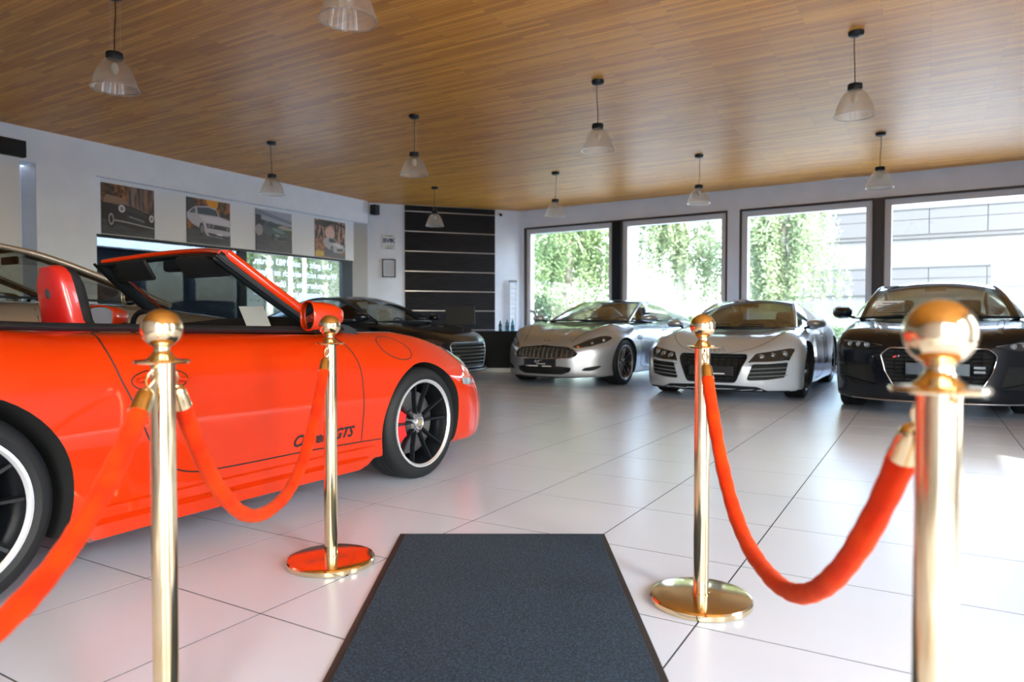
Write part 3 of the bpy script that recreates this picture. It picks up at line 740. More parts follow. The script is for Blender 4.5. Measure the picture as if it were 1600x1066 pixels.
def wheel(root, x, y, R, W, rr, spec, steer=0.0, name='wheel'):
    """outer face at |y|; tyre is the part, the rest its sub-parts"""
    sg = 1 if y > 0 else -1; z = R-0.004
    we = MB(); h = W/2
    prof = [(rr-.012, -W+.02), (rr+.02, -W+.004), (R-.035, -W), (R-.008, -W+.02), (R, -W+.045), (R, -h*1.35), (R-.006, -h*1.34), (R-.006, -h*1.30), (R, -h*1.29), (R, -h), (R-.006, -h+.002), (R-.006, -h+.010), (R, -h+.012), (R, -h*.65), (R-.006, -h*.64), (R-.006, -h*.58), (R, -h*.57), (R, -.045), (R-.008, -.02), (R-.03, -.003), (R-.05, 0), (rr+.025, -.001), (rr+.008, -.006), (rr-.002, -.014), (rr-.012, -.02)]
    we.lathe([(a, b) for a, b in prof], 64, axis='y')
    o = we.build(name, M_RUBBER, root, sm=40, loc=(x, y, z), rot=(0, 0, (0 if sg > 0 else PI)+steer))
    # barrel and lip
    lip = spec.get('lip', M_ALU)
    MB().lathe([(rr-.004, -.012), (rr+.004, -.008), (rr+.003, -.002), (rr-.007, -.001), (rr-.012, -.006), (rr-.016, -.012)], 64, axis='y').build('rim_lip', lip, o, sm=40)
    MB().lathe([(rr-.014, -.010), (rr-.022, -.03), (rr-.03, -.06), (rr-.035, -W*.8), (rr-.01, -W+.01)], 48, axis='y').build('rim', spec['rim'], o, sm=50)
    disc = MB().lathe([(0.02, -.105), (0.075, -.105), (0.08, -.10), (rr*.72, -.10), (rr*.72, -.125), (.02, -.125)], 48, axis='y').build('brake_disc', mat('brake_disc', (.35, .35, .36), .35, 1.0), o, sm=40)
    cal = MB(); a0 = spec.get('cal_a', (1.95, 2.75))
    for k in range(8):
        a = a0[0]+(a0[1]-a0[0])*k/8; a2 = a0[0]+(a0[1]-a0[0])*(k+1)/8; V = []
        for aa in (a, a2):
            for r_ in (rr*.46, rr*.88):
                for yy in (-.135, -.055): V.append((math.cos(aa)*r_*(-sg if False else 1), yy, math.sin(aa)*r_))
        cal.add(V, [(0, 2, 3, 1), (4, 5, 7, 6), (1, 3, 7, 5), (0, 4, 6, 2), (2, 6, 7, 3), (0, 1, 5, 4)])
    cal.build('brake_caliper', spec.get('caliper', M_BLACK), o, recalc=True)
    hub = MB().lathe([(0.0, spec['y0']+.006), (0.022, spec['y0']+.006), (0.026, spec['y0']+.002), (0.034, spec['y0']), (0.036, spec['y0']-.008), (.06, spec['y0']-.012), (.07, spec['y0']-.05), (0, spec['y0']-.05)], 32, axis='y')
    hub.build('hub', spec.get('hub', spec['spoke']), o, sm=40)
    if spec.get('ring'):
        MB().lathe([(0.038, spec['y0']-.004), (0.040, spec['y0']+.003), (0.034, spec['y0']+.005), (0.030, spec['y0']+.003), (0.028, spec['y0']-.002)], 32, axis='y').build('centre_lock', M_CHROME, o, sm=40)
        MB().lathe([(0.0, spec['y0']+.009), (0.018, spec['y0']+.009), (0.020, spec['y0']+.004)], 24, axis='y').build('hub_emblem', mat('emblem_gold', (.6, .5, .3), .35, .8), o, sm=40)
    n = spec['n']; sp = spoke_mb(.05, rr-.016, spec['w0'], spec['w1'], spec['y0']-.006, spec.get('y1', -.022), spec.get('th', .026), split=spec.get('split'))
    me = None
    for k in range(n):
        if me is None: so = sp.build('spoke', spec['spoke'], o, recalc=True); me = so.data
        else: so = bpy.data.objects.new('spoke', me); COL.objects.link(so); so.parent = o
        so.rotation_euler = (0, 2*PI*(k+spec.get('ph', 0.0))/n, 0)
    return o
def seat(root, x, y, shell_m, front_m, z0=0.32, h=0.62, hw=0.25, head=True, name='seat', tilt=0.22):
    s = MB(); zt = z0+h
    def blob(c, d, m, R=None): s.box(c, d, m, R, bev=min(d)*.42)
    R = Matrix.Rotation(-tilt, 3, 'Y')
    e = MB(); 
    o = MB().box((x+.18, y, z0), (.52, hw*2, .16), bev=.06).build(name, front_m, root, sm=60)
    b = MB().box((0, 0, 0), (.14, hw*2, h), 0, R, bev=.06); b.V = [Vector(v)+Vector((x-.08-tilt*.2, y, z0+h/2)) for v in b.V]; b.build('seat_back', shell_m, o, sm=60)
    if head:
        b = MB().box((0, 0, 0), (.10, .25, .20), 0, R, bev=.045); b.V = [Vector(v)+Vector((x-.10-tilt*.62*h/.6-.05, y, zt+.08)) for v in b.V]; b.build('headrest', front_m, o, sm=60)
    return o
def steering(root, x, y, z, m=M_LEATHER):
    a = 0.35; pts = [(x-math.sin(a)*.18*math.sin(t), y+.18*math.cos(t), z+math.cos(a)*.18*math.sin(t)) for t in np.linspace(0, 2*PI, 29)[:-1]]
    w = MB().tube(pts, .015, 8, closed=True); w.tube([(x, y-.17, z), (x, y+.17, z)], .014, 6); w.tube([(x, y, z), (x-.0, y, z-.16)], .014, 6); w.tube([(x, y, z), (x+.3, y, z-.1)], .03, 8)
    return w.build('steering_wheel', m, root, sm=60)
def door_mirror(root, x, y, z, paint, d=(0.13, 0.20, 0.13), stalk=None, name='door_mirror', toe=0.0):
    """rounded shell, glass on the rear side"""
    sg = 1 if y > 0 else -1; V = []; F = []; nu, nv = 20, 8
    for j in range(nv+1):
        t = j/nv
        r = math.sqrt(max(0, 1-(t)**2.6)) if t < 1 else 0.0
        for i in range(nu):
            a = 2*PI*i/nu; ca, sa = math.cos(a), math.sin(a)
            ex = 2/2.8; yy = math.copysign(abs(ca)**ex, ca)*d[1]/2*r; zz = math.copysign(abs(sa)**ex, sa)*d[2]/2*r
            V.append((x-d[0]/2+d[0]*t, y+yy-sg*.03*t, z+zz))
    for j in range(nv):
        for i in range(nu): F.append((j*nu+i, j*nu+(i+1) % nu, (j+1)*nu+(i+1) % nu, (j+1)*nu+i))
    ct, st_ = math.cos(sg*toe), math.sin(sg*toe); V = [(x+(a-x)*ct-(b-y)*st_, y+(a-x)*st_+(b-y)*ct, c) for a, b, c in V]
    o = mesh(name, V, F, paint, root, sm=50, recalc=True)
    gx = V[0][0]; n_ = Vector((-ct, -st_, 0))
    cc = Vector((sum(v[0] for v in V[:nu])/nu, sum(v[1] for v in V[:nu])/nu, z)); gv = [cc+(Vector(v)-cc)*.88-n_*.008 for v in V[:nu]]; mesh('mirror_glass', gv, [tuple(range(nu))], M_MIRROR, o)
    rv = V[:nu]; w = MB(); w.tube(rv, .006, 6, closed=True); w.build('mirror_rim', paint, o, sm=60)
    st = stalk or (x+.01, y-sg*(d[1]/2+.05), z-d[2]/2-.03)
    MB().tube([(x, y-sg*d[1]*.30, z-d[2]*.28), st], [(.022, .014), (.03, .016)], 8).build('mirror_arm', M_BLACK, o, sm=60)
    return o
def slats(B, name, outline_fn, zs, m, parent, th=0.007, o=-0.012, dy=.02):
    """horizontal bars between y0(z) and y1(z), following the nose"""
    for z in zs:
        y0, y1 = outline_fn(z); ys = np.linspace(y0, y1, 14); S = B.front([(y, z) for y in ys], o)
        MB().tube(S, [(th, th*.8)]*14, 6).build(name, m, parent, sm=60)
def lamp_cluster(B, root, poly, lamps, sg, name='headlight', depth_m=None, glass=None, o=.004):
    """clear cover over the recess with round lamps inside; poly in (y, z) for the left side"""
    P = [(p[0]*sg, p[1]) for p in poly]
    h = patch_obj(name, B, P, glass or M_CLEAR, root, 'front', o, step=.04)
    for (y, z, r, dx) in lamps:
        c = B.front([(y*sg, z)])[0]; c = Vector(c)-Vector((dx, 0, 0))
        MB().lathe([(r*.45, -.03), (r*.8, -.012), (r, .0), (r*1.08, -.004)], 20, axis='x', c=c).build('reflector', M_CHROME, h, sm=50)
        MB().ball(c-Vector((.022, 0, 0)), r*.55, 0, 14, 10).build('projector_lens', mat('lens', (.6, .65, .7), .08, .3, 1.0), h, sm=60)
    return h
def paper(root, x, y, z, w=.30, h=.21, tilt=.5, rz=0.0):
    """price sheet standing on the dashboard"""
    R = Matrix.Rotation(rz, 3, 'Z') @ Matrix.Rotation(-tilt, 3, 'Y'); mb = MB()
    mb.box((0, 0, 0), (.002, w, h), 0, R); o = MB(); o.add([Vector(v)+Vector((x, y, z)) for v in mb.V], mb.F)
    s = o.build('price_sheet', M_WHITE, root); t = MB()
    for k in range(6):
        zz = h*.36-k*h*.14; ww = w*(.5 if k in (0, 3) else .8)
        q = MB().box((.0025, 0, zz), (.001, ww, h*(.05 if k else .08)), 0, None); t.add([R @ Vector(v)+Vector((x, y, z)) for v in q.V], q.F)
    t.build('print', mat('print_grey', (.25, .25, .27), .7), s); return s
def text_car(B, name, txt, size, c, m, parent, proj='side', sg=1, o=0.0015, angle=0.0, **k):
    V, F = text_mesh(txt, size, **k); ca, sa = math.cos(angle), math.sin(angle); P = []
    for v in V:
        a, b = v.x*ca-v.y*sa, v.x*sa+v.y*ca
        P.append((c[0]-a*(-1 if (proj == 'side' and sg < 0) else 1) if proj == 'side' else c[0]+a, c[1]+b))
    S = B.side(P, sg, o) if proj == 'side' else B.front(P, o)
    return mesh(name, S, F, m, parent)

# ------------------------------------------------------------------ the red convertible, seen from its right side
def red_convertible():
    paint = mat('orange_red_paint', (0.50, 0.024, 0.000), 0.45, coat=1.0, spec=0.12, coat_rough=0.02)
    root = empty('convertible', (-3.40, 3.27, 0), PI/2, 'orange-red open two-seat convertible with black wheels, standing nearest at the left', 'car')
    S = dict(wb=2.35, yf=0.67, sf=0.17, kc=0.16, kn=0.16, kb=0.04, cn=(0.70, 5.0), ct=(0.7, 3.0), flare=0.022, roll=0.07,
        plan=[(-3.5, .80), (-3.1, .885), (-2.35, .905), (-1.75, .885), (-1.2, .872), (-.6, .872), (0, .872), (.45, .865), (.8, .84), (1.0, .80)],
        section=[(.05, -.10), (.13, -.035), (.22, -.010), (.35, .0), (.5, .012), (.62, .008), (.72, -.01), (.82, -.035), (.92, -.09)],
        deck=[(-3.5, .66), (-3.2, .80), (-2.8, .90), (-2.3, .93), (-1.9, .905), (-1.2, .898), (-.6, .89), (-.35, .865), (0, .79), (.3, .715), (.6, .615), (.8, .53), (1.0, .43)],
        fender=[(-3.4, 0), (-2.6, .02), (-2.0, .0), (-.6, .0), (-.3, .025), (0, .085), (.3, .105), (.55, .095), (.75, .05), (.95, .0)],
        nose=[(.05, .84), (.12, .90), (.2, .955), (.32, .975), (.45, .955), (.55, .91), (.65, .84), (.8, .70)],
        tail=[(.05, -3.30), (.3, -3.42), (.6, -3.44), (.8, -3.3), (.95, -3.0)],
        bottom=[(-3.4, .22), (-2.6, .16), (-1.9, .165), (-.45, .165), (.4, .15), (.9, .13)])
    B = Body(S)
    cuts = [cyl_cut(0, .315, .362, .50, 1.3), cyl_cut(0, .315, .362, -1.3, -.50), cyl_cut(-2.35, .32, .382, .50, 1.3), cyl_cut(-2.35, .32, .382, -1.3, -.50),
            poly_cut_z(round_poly([(-1.98, -.68), (-.62, -.735), (-.36, -.60), (-.26, 0), (-.36, .60), (-.62, .735), (-1.98, .68)], .12, 5), .30, 1.3)]
    for sg in (-1, 1):      # lower side intakes of the bumper
        cuts.append(cutter_front(B, round_poly([(sg*.36, .22), (sg*.70, .24), (sg*.72, .38), (sg*.38, .36)][::sg], .03), .06))
    body = cut_body(B, 'body', root, paint, cuts)
    # wheels
    sp = dict(n=10, w0=.020, w1=.024, y0=-.045, y1=-.018, th=.024, spoke=mat('black_rim', (.004, .005, .007), .35, spec=.35), rim=mat('black_rim', (.010, .011, .013), .3), lip=mat('polished_lip', (.85, .87, .9), .35, .8),
              caliper=mat('red_caliper', (.65, .012, .012), .3, coat=.5), hub=mat('grey_hub', (.3, .31, .33), .35, .8), ring=True, cal_a=(-.45, .45))
    sp['n'] = 5; sp['split'] = (.012, .062); sp['w0'] = .024; sp['w1'] = .022
    for y in (-1, 1):
        s2 = dict(sp); s2['cal_a'] = (2.75, 3.55) if y > 0 else (-.55, .50)
        wheel(root, 0, y*.888, .325, .235, .252, s2)
        wheel(root, -2.35, y*.905, .328, .30, .252, s2)
    # side skirts and bumper lip
    for sg in (-1, 1):
        rows = []
        for x in np.linspace(-1.97, -.41, 24):
            e = min((x+1.97)/.05, (-.41-x)/.10, 1.0); e = max(e, 0); y0 = B.side([(x, .27)], 1)[0][1]
            rows.append([(x, sg*(y0-.01), .262), (x, sg*(y0+.010*e), .250), (x, sg*(y0+.012*e), .215), (x, sg*(y0+.006), .205), (x, sg*(y0+.022*e), .195), (x, sg*(y0+.016*e), .145+.05*(1-e)), (x, sg*(y0-.03), .128+.06*(1-e)), (x, sg*(y0-.20), .14)])
        strip_surf(rows, 'side_skirt', paint, root, sm=30)
        # seams, handle, lamps
        seam(B, 'door_gap', [(-1.795, .868), (-1.81, .81), (-1.79, .70), (-1.74, .58), (-1.69, .46), (-1.63, .37), (-1.52, .315), (-1.35, .300), (-.9, .296), (-.53, .287)], root, sg=sg, r=.0032)
        seam(B, 'fender_gap', [(-.66, .855), (-.60, .82), (-.555, .76), (-.532, .68), (-.52, .55), (-.517, .42), (-.52, .288)], root, sg=sg, r=.0032)
        seam(B, 'sill_gap', [(-.53, .287), (-.37, .281)], root, sg=sg, r=.003)
        el = [( -1.635+.118*math.cos(a), .688+.042*math.sin(a)) for a in np.linspace(0, 2*PI, 25)[:-1]]
        seam(B, 'handle_recess', el, root, sg=sg, r=.0026, closed=True, curve=False)
        hd = B.side([(-1.735, .690), (-1.69, .694), (-1.62, .692), (-1.56, .686), (-1.535, .682)], sg, .012)
        MB().tube(cat(hd, 4), [(.012, .010)]*17, 10).build('door_handle', paint, root, sm=60)
        patch_obj('side_marker', B, [(.385, .520), (.535, .508), (.535, .545), (.385, .560)], mat('marker_glass', (.16, .18, .19), .15, coat=.8), root, 'side', .006, sg)
        patch_obj('turn_signal', B, [(.545, .505), (.605, .502), (.605, .548), (.545, .550)], mat('indicator_lens', (.55, .01, .005), .15, coat=.8), root, 'side', .007, sg)
        # headlight: reflector bowl under a clear cover
        hl = [(.575+.175*math.cos(a), sg*(.665+.115*math.sin(a)-.045*math.cos(a))) for a in np.linspace(0, 2*PI, 33)[:-1]]
        h = patch_obj('headlight', B, hl, thin_glass('headlight_cover', (.9, .92, .95), .10), root, 'top', .006, step=.03)
        patch_obj('lamp_housing', B, [(x*.97+.016, y*.97+.02*sg) for x, y in hl], mat('lamp_housing', (.55, .50, .48), .25, .6), h, 'top', .0015, step=.03)
        c = B.top([(.60, sg*.655)], .004)[0]
        MB().lathe([(.045, .0), (.050, .004), (.054, 0)], 24, c=c).build('lamp_ring', M_CHROME, h, sm=50)
        seam(B, 'headlight_gap', hl, root, 'top', closed=True, curve=False, r=.0028)
        # mirror
        door_mirror(root, -.80, sg*.915, .940, paint, (.19, .19, .135), stalk=(-.62, sg*.76, .868), toe=.42)
        # belt strip along the open cockpit
        pts = [(x, sg*y, z) for x, y, z in cat([(-2.25, .70, .905), (-1.95, .735, .893), (-1.4, .765, .882), (-.9, .765, .874), (-.62, .745, .870), (-.45, .66, .872)], 6)]
        MB().tube(pts, [(.030, .016)]*len(pts), 10).build('belt_trim', M_BLACK, root, sm=60)
    fc = [(-.045+.115*math.cos(a), -.735+.078*math.sin(a)) for a in np.linspace(0, 2*PI, 33)[:-1]]
    fc = [(-.185+.128*math.cos(a), .748+.062*math.sin(a)-.0*math.cos(a)) for a in np.linspace(0, 2*PI, 33)[:-1]]
    seam(B, 'fuel_flap', [(x, z+.015-.14*(x+.185)) for x, z in fc], root, 'side', sg=-1, closed=True, curve=False, r=.003)
    seam(B, 'bonnet_gap', [(-.45, -.62), (-.2, -.58), (.1, -.52), (.4, -.46), (.62, -.38), (.74, -.2), (.78, 0), (.74, .2), (.62, .38), (.4, .46), (.1, .52), (-.2, .58), (-.45, .62)], root, 'top', r=.003)
    text_car(B, 'door_script', 'Carrera GTS', .074, (-.79, .350), M_TEXTBLACK, root, sg=-1, shear=.42, bold=.0022, angle=.0, o=.0025)
    # windscreen frame
    bs, ts = (-.50, .625, .858), (-1.06, .505, 1.235)
    def wrow(t, x=0, y=0, z=0, n=25):
        s = [bs[i]+(ts[i]-bs[i])*t for i in range(3)]; s[0] += -.02*math.sin(PI*t); s[1] += .012*math.sin(PI*t)
        bw = .24+(.12-.24)*t; bz = -.005+(.045)*t
        return [(s[0]+x+bw*(1-u*u), (s[1]+y)*u, s[2]+z+bz*(1-u*u)) for u in np.linspace(-1, 1, n)]
    strip_surf([wrow(t) for t in np.linspace(0, 1, 9)], 'windscreen', thin_glass('red_car_glass', (.42, .46, .47), .03), root)
    for sg in (-1, 1):
        j = 0 if sg < 0 else -1
        P = [np.array(wrow(t)[j]) for t in np.linspace(-.06, 1, 9)]
        MB().tube([p+[.012, 0, .004] for p in P], [(.020, .026)]*9, 12).build('windscreen_pillar', paint, root, sm=60)
        MB().tube([p+[-.024, -sg*.022, -.008] for p in P], [(.026, .034)]*9, 10).build('pillar_trim', M_BLACK, root, sm=60)
        MB().tube([p+[-.052, sg*.004, -.010] for p in P], .008, 6).build('window_seal', M_BLACK, root, sm=60)
        # quarter triangle at the mirror
        a, b_, c = P[0]+[-.03, 0, 0], P[0]+[-.22, sg*.08, .012], P[2]+[-.035, sg*.01, 0]
        m_ = MB().add([a, b_, c, a+[0, -sg*.012, 0], b_+[0, -sg*.012, 0], c+[0, -sg*.012, 0]], [(0, 1, 2), (5, 4, 3), (0, 3, 4, 1), (1, 4, 5, 2), (2, 5, 3, 0)])
        m_.build('mirror_triangle', M_BLACK, root)
    H_ = wrow(1.0, x=.004, z=.004)
    MB().tube(H_, [(.034, .016)]*25, 12).build('windscreen_header', paint, root, sm=60)
    MB().tube(wrow(.985, x=-.03, z=-.016), [(.035, .014)]*25, 10).build('header_trim', M_BLACK, root, sm=60)
    for sg in (-1, 1):
        v = wrow(.93, x=-.07, z=-.012)[(5 if sg < 0 else 19)]
        MB().box((v[0]-.02, v[1], v[2]-.035), (.02, .34, .12), 0, Matrix.Rotation(-.55, 3, 'Y'), bev=.008).build('sun_visor', M_LEATHER, root, sm=50)
    c = wrow(.86)[12]; MB().box((c[0]-.10, 0, c[2]-.005), (.05, .23, .07), bev=.02).build('rear_view_mirror', M_BLACK, root, sm=50)
    MB().tube([(c[0]-.08, 0, c[2]), (c[0]-.01, 0, c[2]+.06)], .012, 8).build('mirror_stem', M_BLACK, root)
    # cockpit
    MB().tube([(x, y, z) for x, y, z in [(-.50, -.68, .84), (-.40, -.4, .87), (-.36, 0, .885), (-.40, .4, .87), (-.50, .68, .84)]], [(.13, .06)]*5, 12).build('dashboard', M_LEATHER, root, sm=60)
    MB().box((-1.1, 0, .40), (1.5, .24, .22), bev=.04).build('centre_tunnel', M_LEATHER, root, sm=50)
    steering(root, -.86, .37, .80)
    paper(root, -.60, -.16, .935, .20, .14, .45)
    m_red = mat('red_seat_shell', (.42, .010, .008), .32, coat=.4)
    for sg in (-1, 1):
        st = MB().box((-1.33, sg*.40, .42), (.50, .48, .17), bev=.06).build('seat', M_LEATHER, root, sm=60)
        zs = [.42, .60, .78, .86, .92, 1.0, 1.06, 1.10, 1.125, 1.135]; ws = [.235, .245, .215, .165, .118, .108, .100, .088, .062, .03]
        for half, m_, nm in ((0, m_red, 'seat_shell'), (1, M_LEATHER, 'seat_back')):
            rows = []
            for z, w_ in zip(zs, ws):
                tl = -1.64-(z-.42)*.17; t0, t1 = ((-.062, .0) if half == 0 else (.0, .060)); q = []
                for k in range(13):
                    a = PI*k/12; cx_, cy_ = math.cos(a), math.sin(a); f = 1 if z < 1.10 else (.8 if z < 1.13 else .4)
                    yy = math.copysign(abs(cx_)**.55, cx_)*w_; xx = (abs(cy_)**.6)*(t0 if half == 0 else t1)*f
                    q.append((tl+xx, sg*.40+yy, z))
                q.append(q[0]); rows.append(q)
            rows.append([(rows[-1][0][0], sg*.40, 1.137)]*14)
            strip_surf(rows, nm, m_, st, sm=50)
        MB().ball((-1.800, sg*.40-.012, 1.03), .032, 0, 20, 8, (.25, .75, 1)).build('seat_crest', mat('crest', (.05, .05, .055), .35), st, sm=60)
    return root
red_convertible()

# ------------------------------------------------------------------ closed cars
def closed_car(label, loc, rz, S, paint, name='coupe', cuts=(), tub=None, R=(.34, .34), Wd=(.24, .28), rr=.245, ws=None, hw=(.93, .93), glass=None, seats=True, glossy_lining=None, extra_wells=None):
    root = empty(name, loc, rz, label, 'car'); B = Body(S); wb = S['wb']
    ar = [R[0]+.035, R[1]+.035]
    C = [cyl_cut(0, R[0]-.01, ar[0], .5, 1.3), cyl_cut(0, R[0]-.01, ar[0], -1.3, -.5), cyl_cut(-wb, R[1]-.01, ar[1], .5, 1.3), cyl_cut(-wb, R[1]-.01, ar[1], -1.3, -.5)]
    U = cat(S['U'], 4); xr, xf = S['U'][-1][0]+.25, S['U'][0][0]
    yl = S.get('tub_y', .62)
    C.append(poly_cut_z(round_poly([(xr, -yl+.06), (xf-.10, -yl), (xf+.06, -yl*.8), (xf+S['U'][0][3]-.10, -.12), (xf+S['U'][0][3]-.10, .12), (xf+.06, yl*.8), (xf-.10, yl), (xr, yl-.06)], .1, 4), .34, 1.5))
    body = cut_body(B, 'body', root, paint, C+list(cuts))
    for y in (-1, 1):
        w = dict(ws); 
        wheel(root, 0, y*hw[0], R[0], Wd[0], rr, w); wheel(root, -wb, y*hw[1], R[1], Wd[1], rr, w)
    canopy(root, dict(U=S['U'], L=S['L'], iA=S['iA'], iR=S['iR'], glass=S.get('win', (.06, .8)), kb=S.get('bp')), paint, glass or M_CARGLASS)
    zb = S['U'][0][2]; bx = S['U'][0][3]
    MB().tube([(xf-.10, -.64, zb-.09), (xf+bx*.4-.08, -.35, zb-.06), (xf+bx*.5-.08, 0, zb-.05), (xf+bx*.4-.08, .35, zb-.06), (xf-.10, .64, zb-.09)], [(.15, .055)]*5, 10).build('dashboard', M_LEATHER, root, sm=60)
    if seats:
        for s in (-1, 1): seat(root, xf-1.02, s*.36, M_LEATHER, M_LEATHER, z0=zb-.50, h=.56, hw=.23)
    steering(root, xf-.42, .36, zb-.10)
    return root, B
def side_lines(B, root, door, sg_list=(-1, 1), handle=None):
    for sg in sg_list:
        seam(B, 'door_gap', door, root, sg=sg, r=.003)
        if handle:
            hd = B.side([(handle[0]+t, handle[1]) for t in (-.08, -.04, 0, .04, .08)], sg, .010)
            MB().tube(hd, [(.012, .008)]*5, 8).build('door_handle', B.paint, root, sm=60)
def dark_plate(root, x, y, z, w=.52, h=.115, lines=True):
    p = MB().box((x, y, z), (.014, w, h), bev=.004).build('number_plate', mat('plate_black', (.010, .012, .016), .35), root)
    t = MB(); 
    # cursive mark, line of lettering and a strip of print along the lower edge
    pts = [(-.055, .004), (-.075, .018), (-.06, .026), (-.085, .004), (-.06, -.006), (-.03, .022), (-.02, .020), (-.03, -.004), (-.005, .024), (.04, .026)]
    q = cat([(x+.0085, y+a, z+b+.012) for a, b in pts], 4)
    MB().tube(q, .0022, 5).build('plate_emblem', mat('plate_print', (.55, .56, .58), .5), p)
    t.box((x+.0082, y+.02, z-.012), (.0012, .15, .006))
    for a, b in ((-.19, -.03), (.04, .19)): t.box((x+.008, y+(a+b)/2, z-h/2+.013), (.002, b-a, .010))
    t.box((x+.008, y-.215, z-h/2+.013), (.002, .012, .012))
    t.build('plate_strip', mat('plate_white', (.8, .8, .8), .5), p)
    return p

# white mid-engined coupe
def white_coupe():
    paint = mat('white_paint', (.39, .43, .50), .28, coat=1.0)
    S = dict(wb=2.65, yf=.70, sf=.20, kc=.13, kn=.10, kb=.03, cn=(.60, 3.0), ct=(.5, 3.0), flare=.018, roll=.055, tub_y=.60,
        plan=[(-3.6, .86), (-2.65, .935), (-1.7, .915), (-.8, .92), (0, .935), (.5, .915), (.75, .88), (.95, .84)],
        section=[(.05, -.10), (.12, -.02), (.25, 0), (.5, .008), (.62, .0), (.72, -.02), (.85, -.06), (.95, -.12)],
        deck=[(-3.55, .80), (-3.2, .95), (-2.6, .96), (-1.8, .90), (-.8, .885), (-.5, .86), (-.2, .80), (.2, .735), (.5, .66), (.75, .575), (.95, .49)],
        fender=[(-3.4, 0), (-2.65, .03), (-1.8, 0), (-.8, .0), (-.4, .02), (0, .065), (.3, .06), (.6, .035), (.9, .0)],
        nose=[(.05, .86), (.12, .93), (.22, .955), (.40, .95), (.52, .91), (.60, .84), (.7, .70)],
        tail=[(.05, -3.42), (.3, -3.5), (.7, -3.48), (.95, -3.3)], bottom=[(-3.5, .2), (-2.6, .13), (0, .125), (.6, .12), (.97, .125)],
        U=[(-.48, .700, .825, .30, .01), (-.92, .625, 1.02, .24, .025), (-1.36, .545, 1.170, .14, .045), (-1.75, .525, 1.205, .05, .045), (-2.15, .52, 1.185, 0, .04), (-2.65, .56, 1.06, -.02, .03), (-3.15, .63, .93, -.04, .01)],
        L=[(-.48, .700, .825), (-.85, .80, .845), (-1.25, .825, .86), (-1.65, .83, .875), (-2.0, .83, .89), (-2.4, .80, .91), (-3.15, .64, .925)], iA=2, iR=4, win=(.04, .58), bp=None)
    gr = round_poly([(-.375, .540), (.375, .540), (.385, .50), (.275, .225), (-.275, .225), (-.385, .50)], .035)
    hlp = [(.405, .450), (.470, .552), (.62, .578), (.80, .612), (.845, .598), (.80, .470), (.60, .455)]
    inp = [(.455, .436), (.60, .440), (.795, .455), (.765, .285), (.60, .258), (.420, .250), (.395, .262)]
    Bt = Body(S); cuts = [cutter_front(Bt, gr, .07)]
    for p in (hlp, inp):
        c = cutter_front(Bt, round_poly(p, .015, 2), .05); cuts += [c, mirror_cut(c)]
    sp = dict(n=5, split=(.02, .052), w0=.030, w1=.026, y0=-.035, y1=-.012, th=.03, spoke=mat('dark_rim', (.02, .021, .024), .3), rim=mat('dark_rim', (.02, .021, .024), .3), lip=mat('dark_rim', (.02, .021, .024), .3))
    root, B = closed_car('white low coupe with black grille facing the camera, beside the silver coupe', (-2.14, 9.10, 0), -PI/2, S, paint, cuts=cuts, R=(.335, .345), ws=sp, hw=(.905, .91), rr=.245)
    B.paint = paint
    # grille
    seam(B, 'grille_frame', gr, root, 'front', r=.006, m=M_GLOSSBLACK, closed=True, curve=False, o=.0)
    def ol(z): t = (z-.225)/(.50-.225); h = .275+(.385-.275)*min(t, 1)-.02; return -h, h
    for z in np.arange(.25, .535, .034): slats(B, 'grille_bar', ol, [z], M_GLOSSBLACK, root, th=.006, o=-.030)
    for a in np.linspace(-.30, .30, 9):
        S_ = B.front([(a, z) for z in np.linspace(.24, .53, 6)], -.036); MB().tube(S_, .004, 5).build('grille_rib', M_GLOSSBLACK, root)
    p = B.front([(0, .355)], .0)[0]; pl_ = MB().box((p[0]-.005, 0, .355), (.012, .50, .105), bev=.004).build('number_plate', mat('plate_black', (.010, .012, .016), .35), root)
    t = MB()
    for a, b_ in ((-.185, -.165), (-.15, -.02), (.02, .16)): t.box((p[0]+.002, (a+b_)/2, .322), (.002, b_-a, .011))
    t.build('plate_strip', mat('plate_white', (.8, .8, .8), .5), pl_)
    # four rings in chrome low on the bonnet edge
    e = None
    for k in range(4):
        c = B.front([(-.0825+.055*k, .575)], .006)[0]
        w = MB().tube([(c[0]-.3*0-.02*math.sin(a), c[1]+.033*math.cos(a), c[2]+.030*math.sin(a)) for a in np.linspace(0, 2*PI, 25)[:-1]], .0042, 6, closed=True)
        if e is None: e = w.build('emblem', M_CHROME, root, sm=60)
        else: w.build('ring', M_CHROME, e, sm=60)
    for s in (-1, 1):
        lamp_cluster(B, root, hlp, [(.52, .505, .040, .055), (.63, .520, .042, .055), (.74, .545, .038, .055)], s)
        P = B.front([(y*s, z) for y, z in [(.43, .458), (.52, .462), (.62, .462), (.72, .468), (.79, .478)]], -.012)
        hb = MB().tube(P, [(.010, .006)]*5, 6).build('lamp_strip', mat('led_strip', (.55, .57, .6), .3), root, sm=60)
        for z0 in (.292, .335, .378, .420):
            ys = np.linspace(.418, .785, 9); Pp = B.front([(y*s, z0+(y-.42)*.05) for y in ys], .001)
            MB().tube(Pp, [(.016, .0045)]*9, 8).build('intake_blade', paint if z0 < .40 else M_GLOSSBLACK, root, sm=60)
        seam(B, 'bonnet_gap', [(-.50, s*.72), (-.1, s*.70), (.3, s*.62), (.52, s*.52), (.68, s*.40)], root, 'top', r=.003)
        door_mirror(root, -.60, s*.925, .895, mat('silver_mirror', (.45, .46, .50), .3, .6, coat=.6), (.14, .215, .105), stalk=(-.62, s*.79, .835))
        # dark side blade behind the door
        patch_obj('side_blade', B, [(-1.63, .34), (-1.55, .80), (-1.80, .83), (-1.90, .36)], M_GLOSSBLACK, root, 'side', .006, s)
